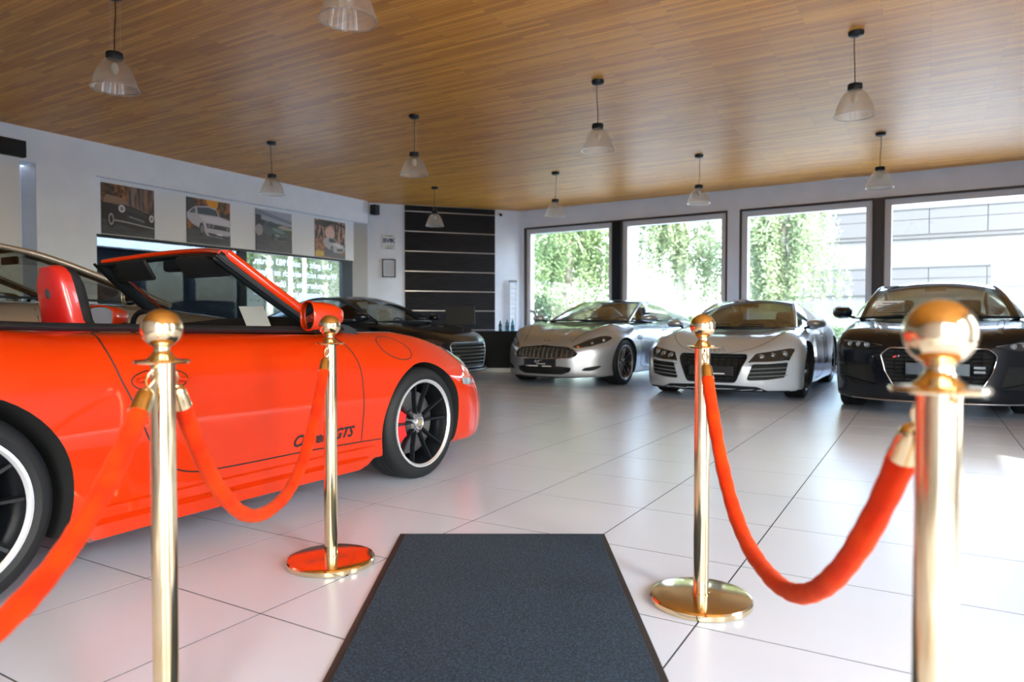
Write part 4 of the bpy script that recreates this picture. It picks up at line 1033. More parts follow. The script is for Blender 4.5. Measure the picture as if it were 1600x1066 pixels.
    seam(B, 'bonnet_gap', [(.68, -.40), (.80, -.2), (.82, 0), (.80, .2), (.68, .40)], root, 'top', r=.003)
    side_lines(B, root, [(-.42, .80), (-.45, .6), (-.46, .40), (-.5, .22), (-1.2, .20), (-1.48, .3), (-1.50, .6), (-1.44, .85)], handle=(-1.28, .72))
    # chin spoiler
    S_ = B.front([(y, .125) for y in np.linspace(-.80, .80, 25)], -.015); S_[:, 2] -= .012
    MB().tube(S_, [(.035, .010)]*25, 8).build('front_splitter', M_BLACK, root, sm=60)
    pw = B.front([(y, .15) for y in np.linspace(-.5, .5, 15)], .0); 
    patch_obj('lower_grille', B, round_poly([(-.62, .128), (.62, .128), (.50, .182), (.2, .196), (-.2, .196), (-.50, .182)], .01), M_BLACK, root, 'front', .003)
    return root
white_coupe()

# silver grand tourer
def silver_coupe():
    paint = mat('silver_paint', (.38, .40, .45), .30, .6, coat=1.0)
    S = dict(wb=2.74, yf=.66, sf=.17, kc=.17, kn=.16, kb=.04, cn=(.68, 2.6), ct=(.5, 3.0), flare=.022, roll=.06, tub_y=.60,
        plan=[(-3.7, .80), (-2.74, .915), (-1.7, .885), (-.8, .885), (0, .915), (.45, .89), (.7, .84), (.9, .78)],
        section=[(.05, -.10), (.12, -.03), (.22, -.01), (.35, 0), (.5, .012), (.62, .004), (.75, -.02), (.85, -.05), (.95, -.11)],
        deck=[(-3.7, .74), (-3.3, .93), (-2.7, .98), (-1.8, .93), (-.9, .93), (-.5, .925), (-.2, .885), (.2, .82), (.5, .74), (.7, .66), (.9, .55)],
        fender=[(-3.4, 0), (-2.7, .02), (-1.8, 0), (-.8, 0), (-.4, .005), (0, .055), (.3, .065), (.5, .045), (.75, .01), (.9, 0)],
        nose=[(.05, .78), (.12, .85), (.22, .875), (.40, .88), (.52, .865), (.60, .83), (.7, .74)],
        tail=[(.05, -3.6), (.3, -3.72), (.7, -3.72), (.95, -3.5)], bottom=[(-3.6, .22), (-2.6, .16), (0, .15), (.5, .14), (.9, .115)],
        U=[(-.55, .690, .925, .30, .01), (-.98, .61, 1.10, .24, .02), (-1.42, .525, 1.235, .14, .035), (-1.8, .51, 1.262, .05, .035), (-2.25, .52, 1.235, 0, .035), (-2.85, .57, 1.10, -.03, .03), (-3.35, .64, .96, -.05, .01)],
        L=[(-.55, .690, .925), (-.9, .79, .935), (-1.3, .815, .945), (-1.75, .82, .955), (-2.15, .815, .97), (-2.7, .76, .985), (-3.35, .65, .955)], iA=2, iR=4, win=(.05, .66), bp=None)
    gp = [(-.36, .565), (0, .59), (.36, .565), (.46, .525), (.525, .455), (.50, .425), (.40, .405), (0, .390), (-.40, .405), (-.50, .425), (-.525, .455), (-.46, .525)]
    hlp = [(.425, .560), (.50, .545), (.66, .575), (.80, .635), (.835, .680), (.80, .715), (.72, .715), (.58, .655)]
    low = [(-.33, .290), (.33, .290), (.44, .275), (.42, .215), (.30, .175), (-.30, .175), (-.42, .215), (-.44, .275)]
    fog = [(.55, .235), (.60, .275), (.76, .305), (.77, .29), (.72, .245), (.64, .225)]
    Bt = Body(S); cuts = [cutter_front(Bt, round_poly(gp, .03, 3), .06), cutter_front(Bt, round_poly(low, .02, 3), .07)]
    for p in (hlp, fog):
        c = cutter_front(Bt, round_poly(p, .03, 3), .045); cuts += [c, mirror_cut(c)]
    sp = dict(n=5, split=(.022, .06), w0=.040, w1=.034, y0=-.045, y1=-.014, th=.03, spoke=mat('bronze_rim', (.32, .29, .27), .25, 1.0), rim=mat('dark_rim2', (.05, .05, .055), .3, .8))
    root, B = closed_car('silver coupe with wide chrome-edged grille, facing the camera under the leftmost windows', (-4.66, 9.70, 0), -PI/2-.058, S, paint, cuts=cuts, R=(.335, .335), ws=sp, hw=(.905, .905), rr=.25)
    B.paint = paint
    seam(B, 'grille_frame', round_poly(gp, .03, 3), root, 'front', r=.008, m=M_CHROME, closed=True, curve=False)
    def ol(z):
        h = np.interp(z, [.39, .405, .425, .455, .525, .565, .59], [.2, .40, .48, .51, .45, .35, .05]); return -h, h
    slats(B, 'grille_bar', ol, list(np.arange(.412, .575, .0205)), M_ALU, root, th=.0042, o=-.018)
    for a in np.linspace(-.45, .45, 13):
        z0, z1 = .40+abs(a)**3*.3, .585-abs(a)**2*.32; Sx = B.front([(a, z) for z in np.linspace(z0, z1, 4)], -.026); MB().tube(Sx, .0028, 5).build('grille_rib', M_ALU, root)
    p = B.front([(-.02, .335)], 0)[0]; dark_plate(root, p[0]+.006, -.02, .335)
    slats(B, 'lower_grille_bar', lambda z: (-.55, .50), [.20, .235], M_BLACK, root, th=.006, o=-.03)
    # winged badge
    c = B.front([(0, .635)], .004)[0]; bd = MB()
    for s in (-1, 1):
        for k in range(4): bd.tube([(c[0]-.004*k, s*.008, c[2]+.004*k-.004), (c[0]-.006*k-.012, s*(.075-.012*k), c[2]+.006*k)], .0028, 5)
    bd.box((c[0], 0, c[2]), (.006, .03, .012)); bd.build('badge', M_CHROME, root)
    for s in (-1, 1):
        lamp_cluster(B, root, hlp, [(.63, .605, .040, .055), (.74, .650, .038, .05)], s)
        c = B.front([(s*.50, .575)], -.03)[0]; MB().ball(c, .026, 0, 14, 8).build('indicator_bulb', mat('amber_lens', (.75, .2, .03), .2, coat=.5), root, sm=60)
        seam(B, 'bonnet_gap', [(-.55, s*.70), (-.1, s*.66), (.25, s*.56), (.50, s*.46), (.70, s*.40)], root, 'top', r=.003)
        door_mirror(root, -.62, s*.985, .975, paint, (.16, .24, .10), stalk=(-.62, s*.80, .925))
        patch_obj('side_vent', B, round_poly([(-.42, .655), (-.62, .655), (-.66, .70), (-.44, .715)], .01), M_BLACK, root, 'side', .003, s)
        hd = B.side([(-.41, .685), (-.55, .685), (-.80, .672), (-1.05, .662)], s, .004); MB().tube(hd, [(.009, .006)]*4, 8).build('side_strake', M_ALU, root, sm=60)
        # bonnet creases
        Pp = B.top([(x, s*(.20+.12*(.6-x)/1.1)) for x in np.linspace(-.45, .62, 12)], .0); MB().tube(Pp, [(.022, .0045)]*12, 8).build('bonnet_crease', paint, root, sm=70)
        vt = [(-.32, s*.30), (-.42, s*.52), (-.16, s*.50), (-.10, s*.34)]; patch_obj('bonnet_vent', B, vt if s > 0 else vt[::-1], mat('vent_dark', (.06, .06, .07), .4), root, 'top', .002)
    side_lines(B, root, [(-.50, .90), (-.55, .7), (-.58, .45), (-.62, .25), (-1.3, .22), (-1.72, .3), (-1.80, .55), (-1.74, .93)], handle=(-1.60, .78))
    S_ = B.front([(y, .135) for y in np.linspace(-.74, .74, 25)], -.02); S_[:, 2] -= .012
    MB().tube(S_, [(.03, .008)]*25, 8).build('front_splitter', M_BLACK, root, sm=60)
    return root
silver_coupe()

# black saloon
def black_saloon():
    paint = mat('black_paint', (.003, .005, .009), .25, coat=.7, spec=.2)
    S = dict(wb=2.80, yf=.66, sf=.22, kc=.09, kn=.08, kb=.03, cn=(.50, 2.8), ct=(.4, 3.0), flare=.02, roll=.05, tub_y=.64,
        plan=[(-3.9, .82), (-2.8, .905), (-1.7, .905), (-.8, .905), (0, .905), (.5, .89), (.75, .86), (.95, .82)],
        section=[(.05, -.08), (.12, -.02), (.25, 0), (.5, .01), (.65, .012), (.78, -.01), (.88, -.045), (.98, -.10), (1.1, -.2)],
        deck=[(-3.9, .95), (-3.4, 1.02), (-2.8, 1.02), (-1.8, .985), (-.8, .975), (-.5, .965), (-.2, .935), (.2, .89), (.5, .855), (.75, .80), (.9, .73), (1.0, .65)],
        fender=[(-3.4, 0), (-.8, 0), (-.4, .0), (0, .015), (.4, .02), (.8, .01)],
        nose=[(.05, .86), (.12, .92), (.22, .945), (.45, .945), (.62, .94), (.70, .92), (.78, .86), (.88, .70)],
        tail=[(.05, -3.85), (.3, -3.95), (.8, -3.95), (1.0, -3.85)], bottom=[(-3.8, .24), (-2.6, .17), (0, .16), (.5, .15), (.95, .14)],
        U=[(-.45, .740, .955, .30, .015), (-.98, .68, 1.175, .24, .03), (-1.50, .600, 1.335, .14, .05), (-2.0, .585, 1.365, .06, .05), (-2.55, .58, 1.345, 0, .045), (-3.1, .60, 1.20, -.03, .03), (-3.6, .66, 1.03, -.06, .01)],
        L=[(-.45, .740, .955), (-.9, .845, .965), (-1.4, .865, .975), (-1.95, .87, .98), (-2.45, .865, .99), (-3.0, .82, 1.0), (-3.6, .67, 1.02)], iA=2, iR=4, win=(.05, .74), bp=.46)
    gp = [(-.40, .665), (.40, .665), (.475, .60), (.435, .44), (.33, .245), (-.33, .245), (-.435, .44), (-.475, .60)]
    hlp = [(.445, .685), (.60, .650), (.80, .640), (.845, .655), (.835, .735), (.70, .730)]
    sd = [(.50, .30), (.56, .50), (.82, .52), (.80, .36), (.72, .28)]
    Bt = Body(S); cuts = [cutter_front(Bt, round_poly(gp, .03, 3), .06)]
    for p in (hlp, sd):
        c = cutter_front(Bt, round_poly(p, .02, 3), .04); cuts += [c, mirror_cut(c)]
    sp = dict(n=10, w0=.030, w1=.034, y0=-.04, y1=-.014, th=.03, spoke=mat('dark_rim', (.02, .021, .024), .3), rim=mat('dark_rim', (.02, .021, .024), .3))
    root, B = closed_car('glossy black four-door saloon facing the camera at the right edge, behind the nearest brass post', (.09, 8.65, 0), -PI/2, S, paint, name='saloon', cuts=cuts, R=(.345, .345), ws=sp, hw=(.895, .895), rr=.25)
    B.paint = paint
    seam(B, 'grille_frame', round_poly(gp, .03, 3), root, 'front', r=.007, m=M_CHROME, closed=True, curve=False)
    def ol(z): h = np.interp(z, [.245, .44, .60, .665], [.32, .42, .455, .39]); return -h, h
    slats(B, 'grille_bar', ol, list(np.arange(.27, .655, .038)), M_GLOSSBLACK, root, th=.009, o=-.012)
    for a in np.linspace(-.36, .36, 9):
        Sx = B.front([(a, z) for z in np.linspace(.27 if abs(a) < .3 else .38, .65, 5)], -.022); MB().tube(Sx, .005, 5).build('grille_rib', M_GLOSSBLACK, root)
    p = B.front([(0, .47)], 0)[0]
    pt = MB().box((p[0]+.006, 0, .468), (.014, .52, .115), bev=.004).build('number_plate', mat('plate_steel', (.03, .04, .055), .25, .3), root)
    for k in range(4):
        c = (p[0]-.002, -.105+.07*k, .585)
        MB().tube([(c[0], c[1]+.044*math.cos(a), c[2]+.044*math.sin(a)) for a in np.linspace(0, 2*PI, 25)[:-1]], .006, 6, closed=True).build('emblem_ring', M_CHROME, root, sm=60)
    for z0 in (.45, .49):
        MB().box((p[0]-.01, .335, z0), (.01, .09, .022)).build('plate_light', mat('vent_grey', (.22, .25, .3), .4), root)
    c = B.front([(-.345, .575)], -.004)[0]; bd = MB()
    bd.box((c[0], -.352, .578), (.006, .030, .014), 0, Matrix.Rotation(.35, 3, 'X')); bd.build('red_badge', mat('badge_red', (.7, .02, .04), .35), root)
    V, F = text_mesh('S', .03, shear=.3, bold=.001); mesh('badge_letter', [(c[0]+.003, -.322+v.x, .580+v.y) for v in V], F, M_CHROME, root)
    for s in (-1, 1):
        lamp_cluster(B, root, hlp, [(.60, .688, .026, .022), (.68, .690, .024, .022), (.76, .692, .024, .022)], s)
        P = B.front([(y*s, z) for y, z in [(.47, .690), (.60, .722), (.72, .722), (.83, .728)]], -.010); MB().tube(P, [(.008, .004)]*4, 6).build('lamp_strip', mat('led_strip', (.55, .57, .6), .3), root, sm=60)
        seam(B, 'bonnet_gap', [(-.45, s*.76), (0, s*.74), (.4, s*.68), (.62, s*.55), (.78, s*.42)], root, 'top', r=.003)
        Pp = B.top([(x, s*(.50+.10*(.7-x)/1.1)) for x in np.linspace(-.40, .72, 12)], .0); MB().tube(Pp, [(.03, .006)]*12, 8).build('bonnet_crease', paint, root, sm=70)
        door_mirror(root, -.52, s*.955, 1.03, paint, (.15, .20, .135), stalk=(-.50, s*.82, .965))
        P = B.front([(y*s, .30+(y-.5)*.2) for y in np.linspace(.50, .80, 6)], -.01); MB().tube(P, [(.012, .005)]*6, 6).build('intake_blade', M_ALU if False else M_GLOSSBLACK, root)
    side_lines(B, root, [(-.45, .94), (-.5, .7), (-.52, .45), (-.6, .25), (-1.4, .22), (-1.52, .3), (-1.54, .6), (-1.50, .97)], handle=(-1.35, .82))
    side_lines(B, root, [(-1.54, .6), (-1.56, .25), (-2.2, .24), (-2.35, .5), (-2.5, .7), (-2.52, .97)], handle=(-2.30, .84))
    P = B.front([(y, .155) for y in np.linspace(-.80, .80, 25)], .004); MB().tube(P, [(.004, .006)]*25, 6).build('bumper_strip', M_ALU, root)
    paper(root, -.62, -.46, 1.06, .30, .20, .25)
    return root
black_saloon()

# black coupe behind the red convertible
def black_coupe():
    paint = mat('black_paint2', (.003, .005, .009), .25, coat=.6, spec=.2)
    S = dict(wb=2.50, yf=.66, sf=.20, kc=.14, kn=.12, kb=.03, cn=(.50, 2.8), ct=(.5, 3.0), flare=.02, roll=.05, tub_y=.60,
        plan=[(-3.4, .80), (-2.5, .90), (-1.6, .885), (-.8, .885), (0, .90), (.5, .88), (.75, .85), (.95, .80)],
        section=[(.05, -.08), (.12, -.02), (.25, 0), (.5, .01), (.62, .01), (.74, -.01), (.85, -.045), (.95, -.10)],
        deck=[(-3.4, .82), (-2.9, .95), (-2.5, .97), (-1.8, .94), (-.8, .93), (-.5, .92), (-.2, .885), (.2, .83), (.5, .77), (.75, .68), (.9, .60)],
        fender=[(-3.4, 0), (-.8, 0), (-.4, .0), (0, .025), (.4, .015), (.8, 0)],
        nose=[(.05, .80), (.12, .86), (.22, .88), (.45, .88), (.58, .86), (.66, .82), (.75, .72)],
        tail=[(.05, -3.25), (.3, -3.32), (.8, -3.28), (1.0, -3.1)], bottom=[(-3.3, .22), (-2.5, .16), (0, .15), (.5, .15), (.9, .13)],
        U=[(-.42, .70, .915, .28, .015), (-.85, .63, 1.115, .22, .03), (-1.28, .55, 1.265, .12, .05), (-1.7, .535, 1.31, .05, .045), (-2.1, .54, 1.275, 0, .04), (-2.6, .58, 1.13, -.03, .03), (-3.1, .64, .96, -.05, .01)],
        L=[(-.42, .70, .915), (-.85, .80, .925), (-1.25, .825, .935), (-1.65, .83, .945), (-2.05, .825, .96), (-2.5, .78, .97), (-3.1, .65, .955)], iA=2, iR=4, win=(.05, .64), bp=None)
    gp = [(-.42, .60), (.42, .60), (.48, .55), (.44, .36), (.36, .22), (-.36, .22), (-.44, .36), (-.48, .55)]
    hlp = [(.50, .600), (.62, .575), (.80, .600), (.82, .66), (.70, .665)]
    Bt = Body(S); cuts = [cutter_front(Bt, round_poly(gp, .03, 3), .06)]
    c = cutter_front(Bt, round_poly(hlp, .02, 3), .04); cuts += [c, mirror_cut(c)]
    sp = dict(n=10, w0=.028, w1=.030, y0=-.04, y1=-.014, th=.03, spoke=mat('dark_rim', (.02, .021, .024), .3), rim=mat('dark_rim', (.02, .021, .024), .3))
    root, B = closed_car('black coupe half hidden behind the red convertible, its nose pointing right', (-6.93, 9.06, 0), 0, S, paint, cuts=cuts, R=(.335, .335), ws=sp, hw=(.89, .89), rr=.245, glass=thin_glass('clearer_car_glass', (.50, .54, .54), .02))
    B.paint = paint
    seam(B, 'grille_frame', round_poly(gp, .03, 3), root, 'front', r=.006, m=M_ALU, closed=True, curve=False)
    def ol(z): h = np.interp(z, [.22, .36, .55, .60], [.34, .42, .465, .41]); return -h, h
    slats(B, 'grille_bar', ol, list(np.arange(.25, .59, .055)), mat('grille_silver', (.30, .36, .42), .3, .8), root, th=.008, o=-.008)
    P = B.front([(y, .17) for y in np.linspace(-.78, .78, 21)], .004); MB().tube(P, [(.006, .010)]*21, 6).build('bumper_strip', M_ALU, root)
    V, F = text_mesh('TTS', .045, bold=.001, shear=.2); c = B.front([(-.36, .555)], .0)[0]; mesh('grille_lettering', [(c[0]+.004, -.40+v.x, .553+v.y) for v in V], F, M_CHROME, root)
    for s in (-1, 1):
        lamp_cluster(B, root, hlp, [(.64, .622, .026, .05), (.73, .630, .024, .05)], s)
        seam(B, 'bonnet_gap', [(-.42, s*.72), (0, s*.70), (.4, s*.66), (.62, s*.55), (.74, s*.42)], root, 'top', r=.003)
        door_mirror(root, -.50, s*.93, .99, paint, (.15, .20, .125), stalk=(-.48, s*.79, .925))
    side_lines(B, root, [(-.40, .90), (-.45, .7), (-.48, .45), (-.55, .25), (-1.3, .22), (-1.62, .3), (-1.68, .6), (-1.62, .93)], handle=(-1.45, .78))
    paper(root, -.62, -.30, 1.02, .30, .20, .35, rz=-.25)
    return root
black_coupe()

# beige saloon beyond the red convertible
def beige_saloon():
    paint = mat('beige_paint', (.36, .31, .26), .28, .6, coat=1.0)
    S = dict(wb=2.80, yf=.66, sf=.20, kc=.14, kn=.12, kb=.03, cn=(.50, 2.8), ct=(.4, 3.0), flare=.015, roll=.06, tub_y=.64,
        plan=[(-3.9, .82), (-2.8, .905), (-1.7, .905), (-.8, .905), (0, .905), (.5, .88), (.8, .82)],
        section=[(.05, -.08), (.12, -.02), (.25, 0), (.5, .01), (.7, .012), (.85, -.01), (.95, -.035), (1.05, -.07), (1.15, -.14)],
        deck=[(-3.9, 1.0), (-3.4, 1.08), (-2.8, 1.09), (-1.8, 1.075), (-.8, 1.065), (-.5, 1.04), (-.2, 1.0), (.2, .95), (.5, .88), (.75, .78), (.9, .68)],
        fender=[(-3.4, 0), (-.8, 0), (0, .01), (.8, 0)],
        nose=[(.05, .80), (.12, .86), (.3, .88), (.55, .87), (.70, .83), (.85, .70)],
        tail=[(.05, -3.8), (.3, -3.92), (.8, -3.9), (1.0, -3.8)], bottom=[(-3.8, .24), (-2.6, .18), (0, .17), (.9, .15)],
        U=[(-.48, .76, 1.045, .28, .015), (-.95, .70, 1.235, .22, .03), (-1.45, .625, 1.40, .12, .05), (-2.0, .60, 1.455, .06, .05), (-2.6, .60, 1.43, 0, .045), (-3.1, .63, 1.27, -.03, .03), (-3.6, .68, 1.09, -.06, .01)],
        L=[(-.48, .76, 1.045), (-.95, .855, 1.06), (-1.4, .875, 1.07), (-1.95, .88, 1.075), (-2.5, .875, 1.08), (-3.0, .83, 1.085), (-3.6, .69, 1.08)], iA=2, iR=4, win=(.06, .74), bp=.53)
    sp = dict(n=10, w0=.028, w1=.030, y0=-.04, y1=-.014, th=.03, spoke=M_ALU, rim=M_ALU)
    gp = [(-.40, .62), (.40, .62), (.42, .40), (-.42, .40)]; hlp = [(.50, .62), (.62, .56), (.80, .58), (.80, .68), (.62, .69)]
    Bt = Body(S); cuts = [cutter_front(Bt, round_poly(gp, .05, 4), .05)]; c = cutter_front(Bt, round_poly(hlp, .02, 3), .04); cuts += [c, mirror_cut(c)]
    root, B = closed_car('beige-gold saloon beyond the red convertible, its roof pillar and window showing at the left edge', (-6.02, 3.98, 0), PI/2, S, paint, name='saloon', cuts=cuts, R=(.34, .34), ws=sp, hw=(.895, .895), rr=.235, seats=True, glass=thin_glass('clear_car_glass', (.62, .66, .64), .03))
    B.paint = paint
    seam(B, 'grille_frame', round_poly(gp, .05, 4), root, 'front', r=.010, m=M_CHROME, closed=True, curve=False)
    slats(B, 'grille_bar', lambda z: (-.38, .38), [.45, .51, .57], M_CHROME, root, th=.007)
    for s in (-1, 1):
        lamp_cluster(B, root, hlp, [(.62, .625, .04, .05), (.73, .63, .035, .05)], s)
        door_mirror(root, -.86, s*.96, 1.10, paint, (.15, .20, .14), stalk=(-.80, s*.86, 1.05))
    side_lines(B, root, [(-.48, 1.03), (-.5, .7), (-.52, .45), (-.6, .25), (-1.4, .22), (-1.52, .3), (-1.54, .6), (-1.50, 1.06)], handle=(-1.35, .90))
    return root
beige_saloon()

# ------------------------------------------------------------------ pictures on the left wall (flat prints)
def flat(name, polys, F, s0, z0, w, h, d, parent, q, order=0.0):
    """polys: (material, [(u, v)...]) with u, v in 0..1 of the print; each layer is one sheet"""
    for k, (m, pl) in enumerate(polys):
        V = [F.p(s0+a*w, z0+b*h, d+0.0012*(k+1))-q for a, b in pl]
        mesh(name, V, [tuple(range(len(V)))], m, parent)
def pm(n, c, r=.45): return mat('print_'+n, lin(c), r)
def ellipse(cx, cy, rx, ry, n=20): return [(cx+rx*math.cos(2*PI*k/n), cy+ry*math.sin(2*PI*k/n)) for k in range(n)]
m_autumn = noise_color(mat('print_autumn', rough=.45), lin((30, 26, 24)), lin((176, 106, 38)), 9, detail=6, lo=.45, hi=.68)
m_woods = noise_color(mat('print_woods', rough=.45), lin((34, 28, 28)), lin((196, 152, 130)), 7, detail=7, stretch=(1, 2.6, .8), lo=.48, hi=.60)
m_street = noise_color(mat('print_street', rough=.45), lin((52, 44, 42)), lin((140, 100, 78)), 4, detail=5, stretch=(1, 4, 1), lo=.4, hi=.62)
m_road = noise_color(mat('print_road', rough=.45), lin((40, 40, 44)), lin((72, 68, 70)), 6, stretch=(1, .6, 3))
m_leafy = noise_color(mat('print_leaves', rough=.45), lin((88, 62, 50)), lin((168, 112, 72)), 14, detail=6)
Yr = lambda a, b: [(0, a), (1, a), (1, b), (0, b)]
prints = [
 (5.862, 6.685, 'print of a dark vintage roadster with round headlamps, leftmost on the white beam', [
   (m_street, Yr(.30, 1)), (m_autumn, [(0, .72), (.45, .66), (.45, 1), (0, 1)]), (pm('col1', (120, 104, 98)), [(.55, .5), (.61, .5), (.61, 1), (.55, 1)]), (pm('col2', (96, 88, 86)), [(.72, .5), (.76, .5), (.76, 1), (.72, 1)]),
   (m_road, Yr(0, .34)), (pm('d1', (28, 24, 26)), [(0, .30), (0, .66), (.12, .68), (.30, .66), (.5, .62), (.7, .55), (.9, .48), (1, .42), (1, .18), (.8, .12), (.5, .16), (.2, .24)]),
   (pm('glassp', (128, 102, 80)), [(.02, .62), (.08, .78), (.42, .74), (.52, .60)]), (pm('d2', (52, 44, 46)), [(.20, .60), (.45, .62), (.75, .50), (.9, .42), (.5, .48)]),
   (pm('tyre', (16, 16, 18)), ellipse(.17, .30, .085, .165)), (pm('chr', (150, 146, 146)), ellipse(.17, .30, .05, .12)), (pm('tyre', (16, 16, 18)), ellipse(.17, .30, .03, .08)),
   (pm('lampw', (208, 206, 206)), ellipse(.365, .53, .062, .075)), (pm('lampg', (120, 116, 118)), ellipse(.365, .53, .036, .045)), (pm('lampw', (208, 206, 206)), ellipse(.93, .40, .045, .075)), (pm('lampg', (120, 116, 118)), ellipse(.93, .40, .026, .045)),
   (pm('grl', (62, 56, 58)), [(.46, .42), (.80, .33), (.80, .27), (.46, .34)]), (pm('chr', (150, 146, 146)), [(.22, .30), (.45, .285), (.98, .215), (.98, .19), (.45, .255), (.22, .27)]), (pm('chr', (150, 146, 146)), [(.50, .40), (.78, .33), (.78, .315), (.50, .385)])]),
 (7.245, 8.075, 'print of a white eighties saloon car among autumn trees, second from the left', [
   (m_autumn, Yr(.30, 1)), (pm('yel', (214, 146, 30)), [(.42, 1), (.72, 1), (.70, .86), (.62, .74), (.50, .84)]), (pm('dkt', (40, 40, 44)), [(0, .55), (.12, .55), (.14, 1), (0, 1)]), (m_road, Yr(0, .32)),
   (pm('w1', (176, 172, 182)), [(0, .66), (.08, .74), (.18, .82), (.48, .86), (.66, .82), (.74, .66), (1, .60), (1, .26), (.80, .17), (.45, .20), (.38, .30), (.10, .44), (0, .55)]),
   (pm('wg', (52, 66, 76)), [(.24, .66), (.22, .80), (.48, .83), (.66, .79), (.72, .66)]), (pm('wg2', (70, 82, 92)), [(.05, .66), (.10, .74), (.18, .79), (.19, .67)]), (pm('w2', (196, 194, 204)), [(.26, .63), (.70, .63), (.98, .57), (.96, .47), (.40, .50)]),
   (pm('tyre', (16, 16, 18)), ellipse(.32, .33, .055, .15)), (pm('rimg', (120, 118, 122)), ellipse(.325, .33, .03, .09)), (pm('grl2', (40, 40, 44)), [(.42, .47), (.98, .44), (.98, .34), (.44, .37)]),
   (pm('lampg2', (110, 110, 118)), ellipse(.49, .42, .032, .04)), (pm('lampg2', (110, 110, 118)), ellipse(.58, .415, .03, .038)), (pm('lampg2', (110, 110, 118)), ellipse(.92, .39, .03, .036)), (pm('grl2', (40, 40, 44)), [(.44, .27), (.96, .22), (.96, .17), (.50, .20)]), (pm('plt', (210, 210, 214)), [(.66, .27), (.80, .26), (.80, .22), (.66, .23)])]),
 (8.62, 9.45, 'print of a grey-green coupe on a race track, third from the left', [
   (pm('sky1', (150, 154, 168)), Yr(.55, 1)), (pm('sky2', (112, 116, 132)), [(0, .9), (1, .72), (1, .80), (0, 1)]), (pm('stand', (46, 50, 58)), [(0, .60), (0, .88), (.14, .86), (.14, .76), (.35, .72), (1, .66), (1, .58)]), (pm('stand2', (150, 146, 140)), [(.5, .60), (.75, .68), (1, .62), (1, .56), (.6, .55)]),
   (pm('grn', (66, 78, 48)), [(.55, .42), (1, .42), (1, .57), (.7, .56)]), (m_road, [(0, 0), (1, 0), (1, .36), (.9, .44), (0, .62)]), (pm('smoke', (140, 134, 138)), ellipse(.08, .50, .10, .14)),
   (pm('c1', (70, 86, 88)), [(.18, .60), (.22, .70), (.38, .74), (.50, .71), (.62, .60), (.80, .52), (.88, .44), (.88, .30), (.70, .25), (.52, .28), (.44, .38), (.20, .44)]), (pm('c2', (110, 126, 128)), [(.42, .58), (.60, .58), (.80, .50), (.72, .46), (.50, .50)]),
   (pm('wg', (52, 66, 76)), [(.28, .60), (.30, .69), (.40, .72), (.50, .69), (.58, .59)]), (pm('hl', (190, 186, 160)), [(.53, .43), (.62, .41), (.62, .38), (.53, .40)]), (pm('grl2', (40, 40, 44)), [(.56, .36), (.86, .38), (.86, .31), (.60, .28)]), (pm('tyre', (16, 16, 18)), ellipse(.44, .36, .04, .08))]),
 (10.045, 10.875, 'print of a small silver coupe on a forest road, rightmost on the white beam', [
   (m_woods, Yr(.25, 1)), (pm('glow', (206, 170, 158)), ellipse(.48, .66, .16, .17)), (m_leafy, [(0, 0), (1, 0), (1, .40), (.6, .30), (.3, .48), (0, .48)]), (pm('yel2', (190, 150, 40)), [(0, 0), (.28, .04), (.25, .16), (0, .17)]), (pm('rd', (78, 72, 76)), [(.28, .04), (.8, 0), (1, 0), (1, .10), (.55, .20), (.3, .26)]),
   (pm('dkb', (40, 34, 34)), [(0, .88), (.3, .80), (.6, .94), (1, .84), (1, .92), (.5, 1), (0, .96)]),
   (pm('s1', (168, 164, 170)), [(.24, .42), (.30, .52), (.44, .56), (.58, .54), (.72, .44), (.94, .36), (.98, .26), (.90, .18), (.66, .15), (.50, .20), (.30, .30)]), (pm('wg', (52, 66, 76)), [(.42, .46), (.46, .53), (.58, .52), (.70, .43), (.50, .41)]), (pm('s2', (206, 202, 206)), [(.52, .40), (.72, .40), (.92, .33), (.78, .29)]),
   (pm('tyre', (16, 16, 18)), ellipse(.53, .24, .045, .085)), (pm('rimg', (120, 118, 122)), ellipse(.53, .24, .026, .052)), (pm('s3', (60, 60, 66)), [(.70, .26), (.90, .27), (.90, .21), (.70, .19)])]),
]
for a, b_, lab, pol in prints:
    r = empty('picture', FL.p((a+b_)/2, 2.21, -0.095), 0, lab, 'picture', 'car photographs mounted on the white beam'); q = Vector(r.location)
    w = MB(); relbox(w, FL, q, a, b_, 2.215, 2.962, -0.099, -0.090); w.build('backing_board', mat('board_edge', (.05, .05, .055), .5), r)
    flat('print', pol, FL, a, 2.215, b_-a, .747, -0.0898, r, q)

# ------------------------------------------------------------------ diagonal wall: plaque, certificate, loudspeaker, camera, reception desk
t = empty('plaque', FD.p(.348, 2.66, 0.004), 0, 'small square grey plaque with blue letters, above the framed certificate', 'plaque'); q = Vector(t.location)
w = MB(); relbox(w, FD, q, .203, .493, 2.505, 2.82, 0.004, .014, bev=.002); w.build('plate', mat('plaque_silver', (.42, .47, .52), .35, .3), t)
text_on('lettering', 'BVfK', .125, FD.p(.348, 2.69, .0155)-q, FD.u, (0, 0, 1), mat('plaque_blue', (.003, .015, .09), .4), t, bold=.006)
for bx in ((.27, .43, 2.790, 2.805), (.27, .43, 2.520, 2.538), (.30, .47, 2.585, 2.592), (.30, .47, 2.560, 2.566)):
    w = MB(); relbox(w, FD, q, *bx, .014, .0155); w.build('print_line', mat('plaque_dark', (.05, .06, .08), .5), t)
t = empty('certificate', FD.p(.347, 2.08, 0.004), 0, 'black-framed certificate with lines of print, hanging under the square plaque', 'picture'); q = Vector(t.location)
w = MB()
for bx in ((.200, .493, 1.895, 1.918), (.200, .493, 2.268, 2.291), (.200, .222, 1.895, 2.291), (.471, .493, 1.895, 2.291)): relbox(w, FD, q, *bx, .004, .026)
w.build('frame', M_BLACK, t)
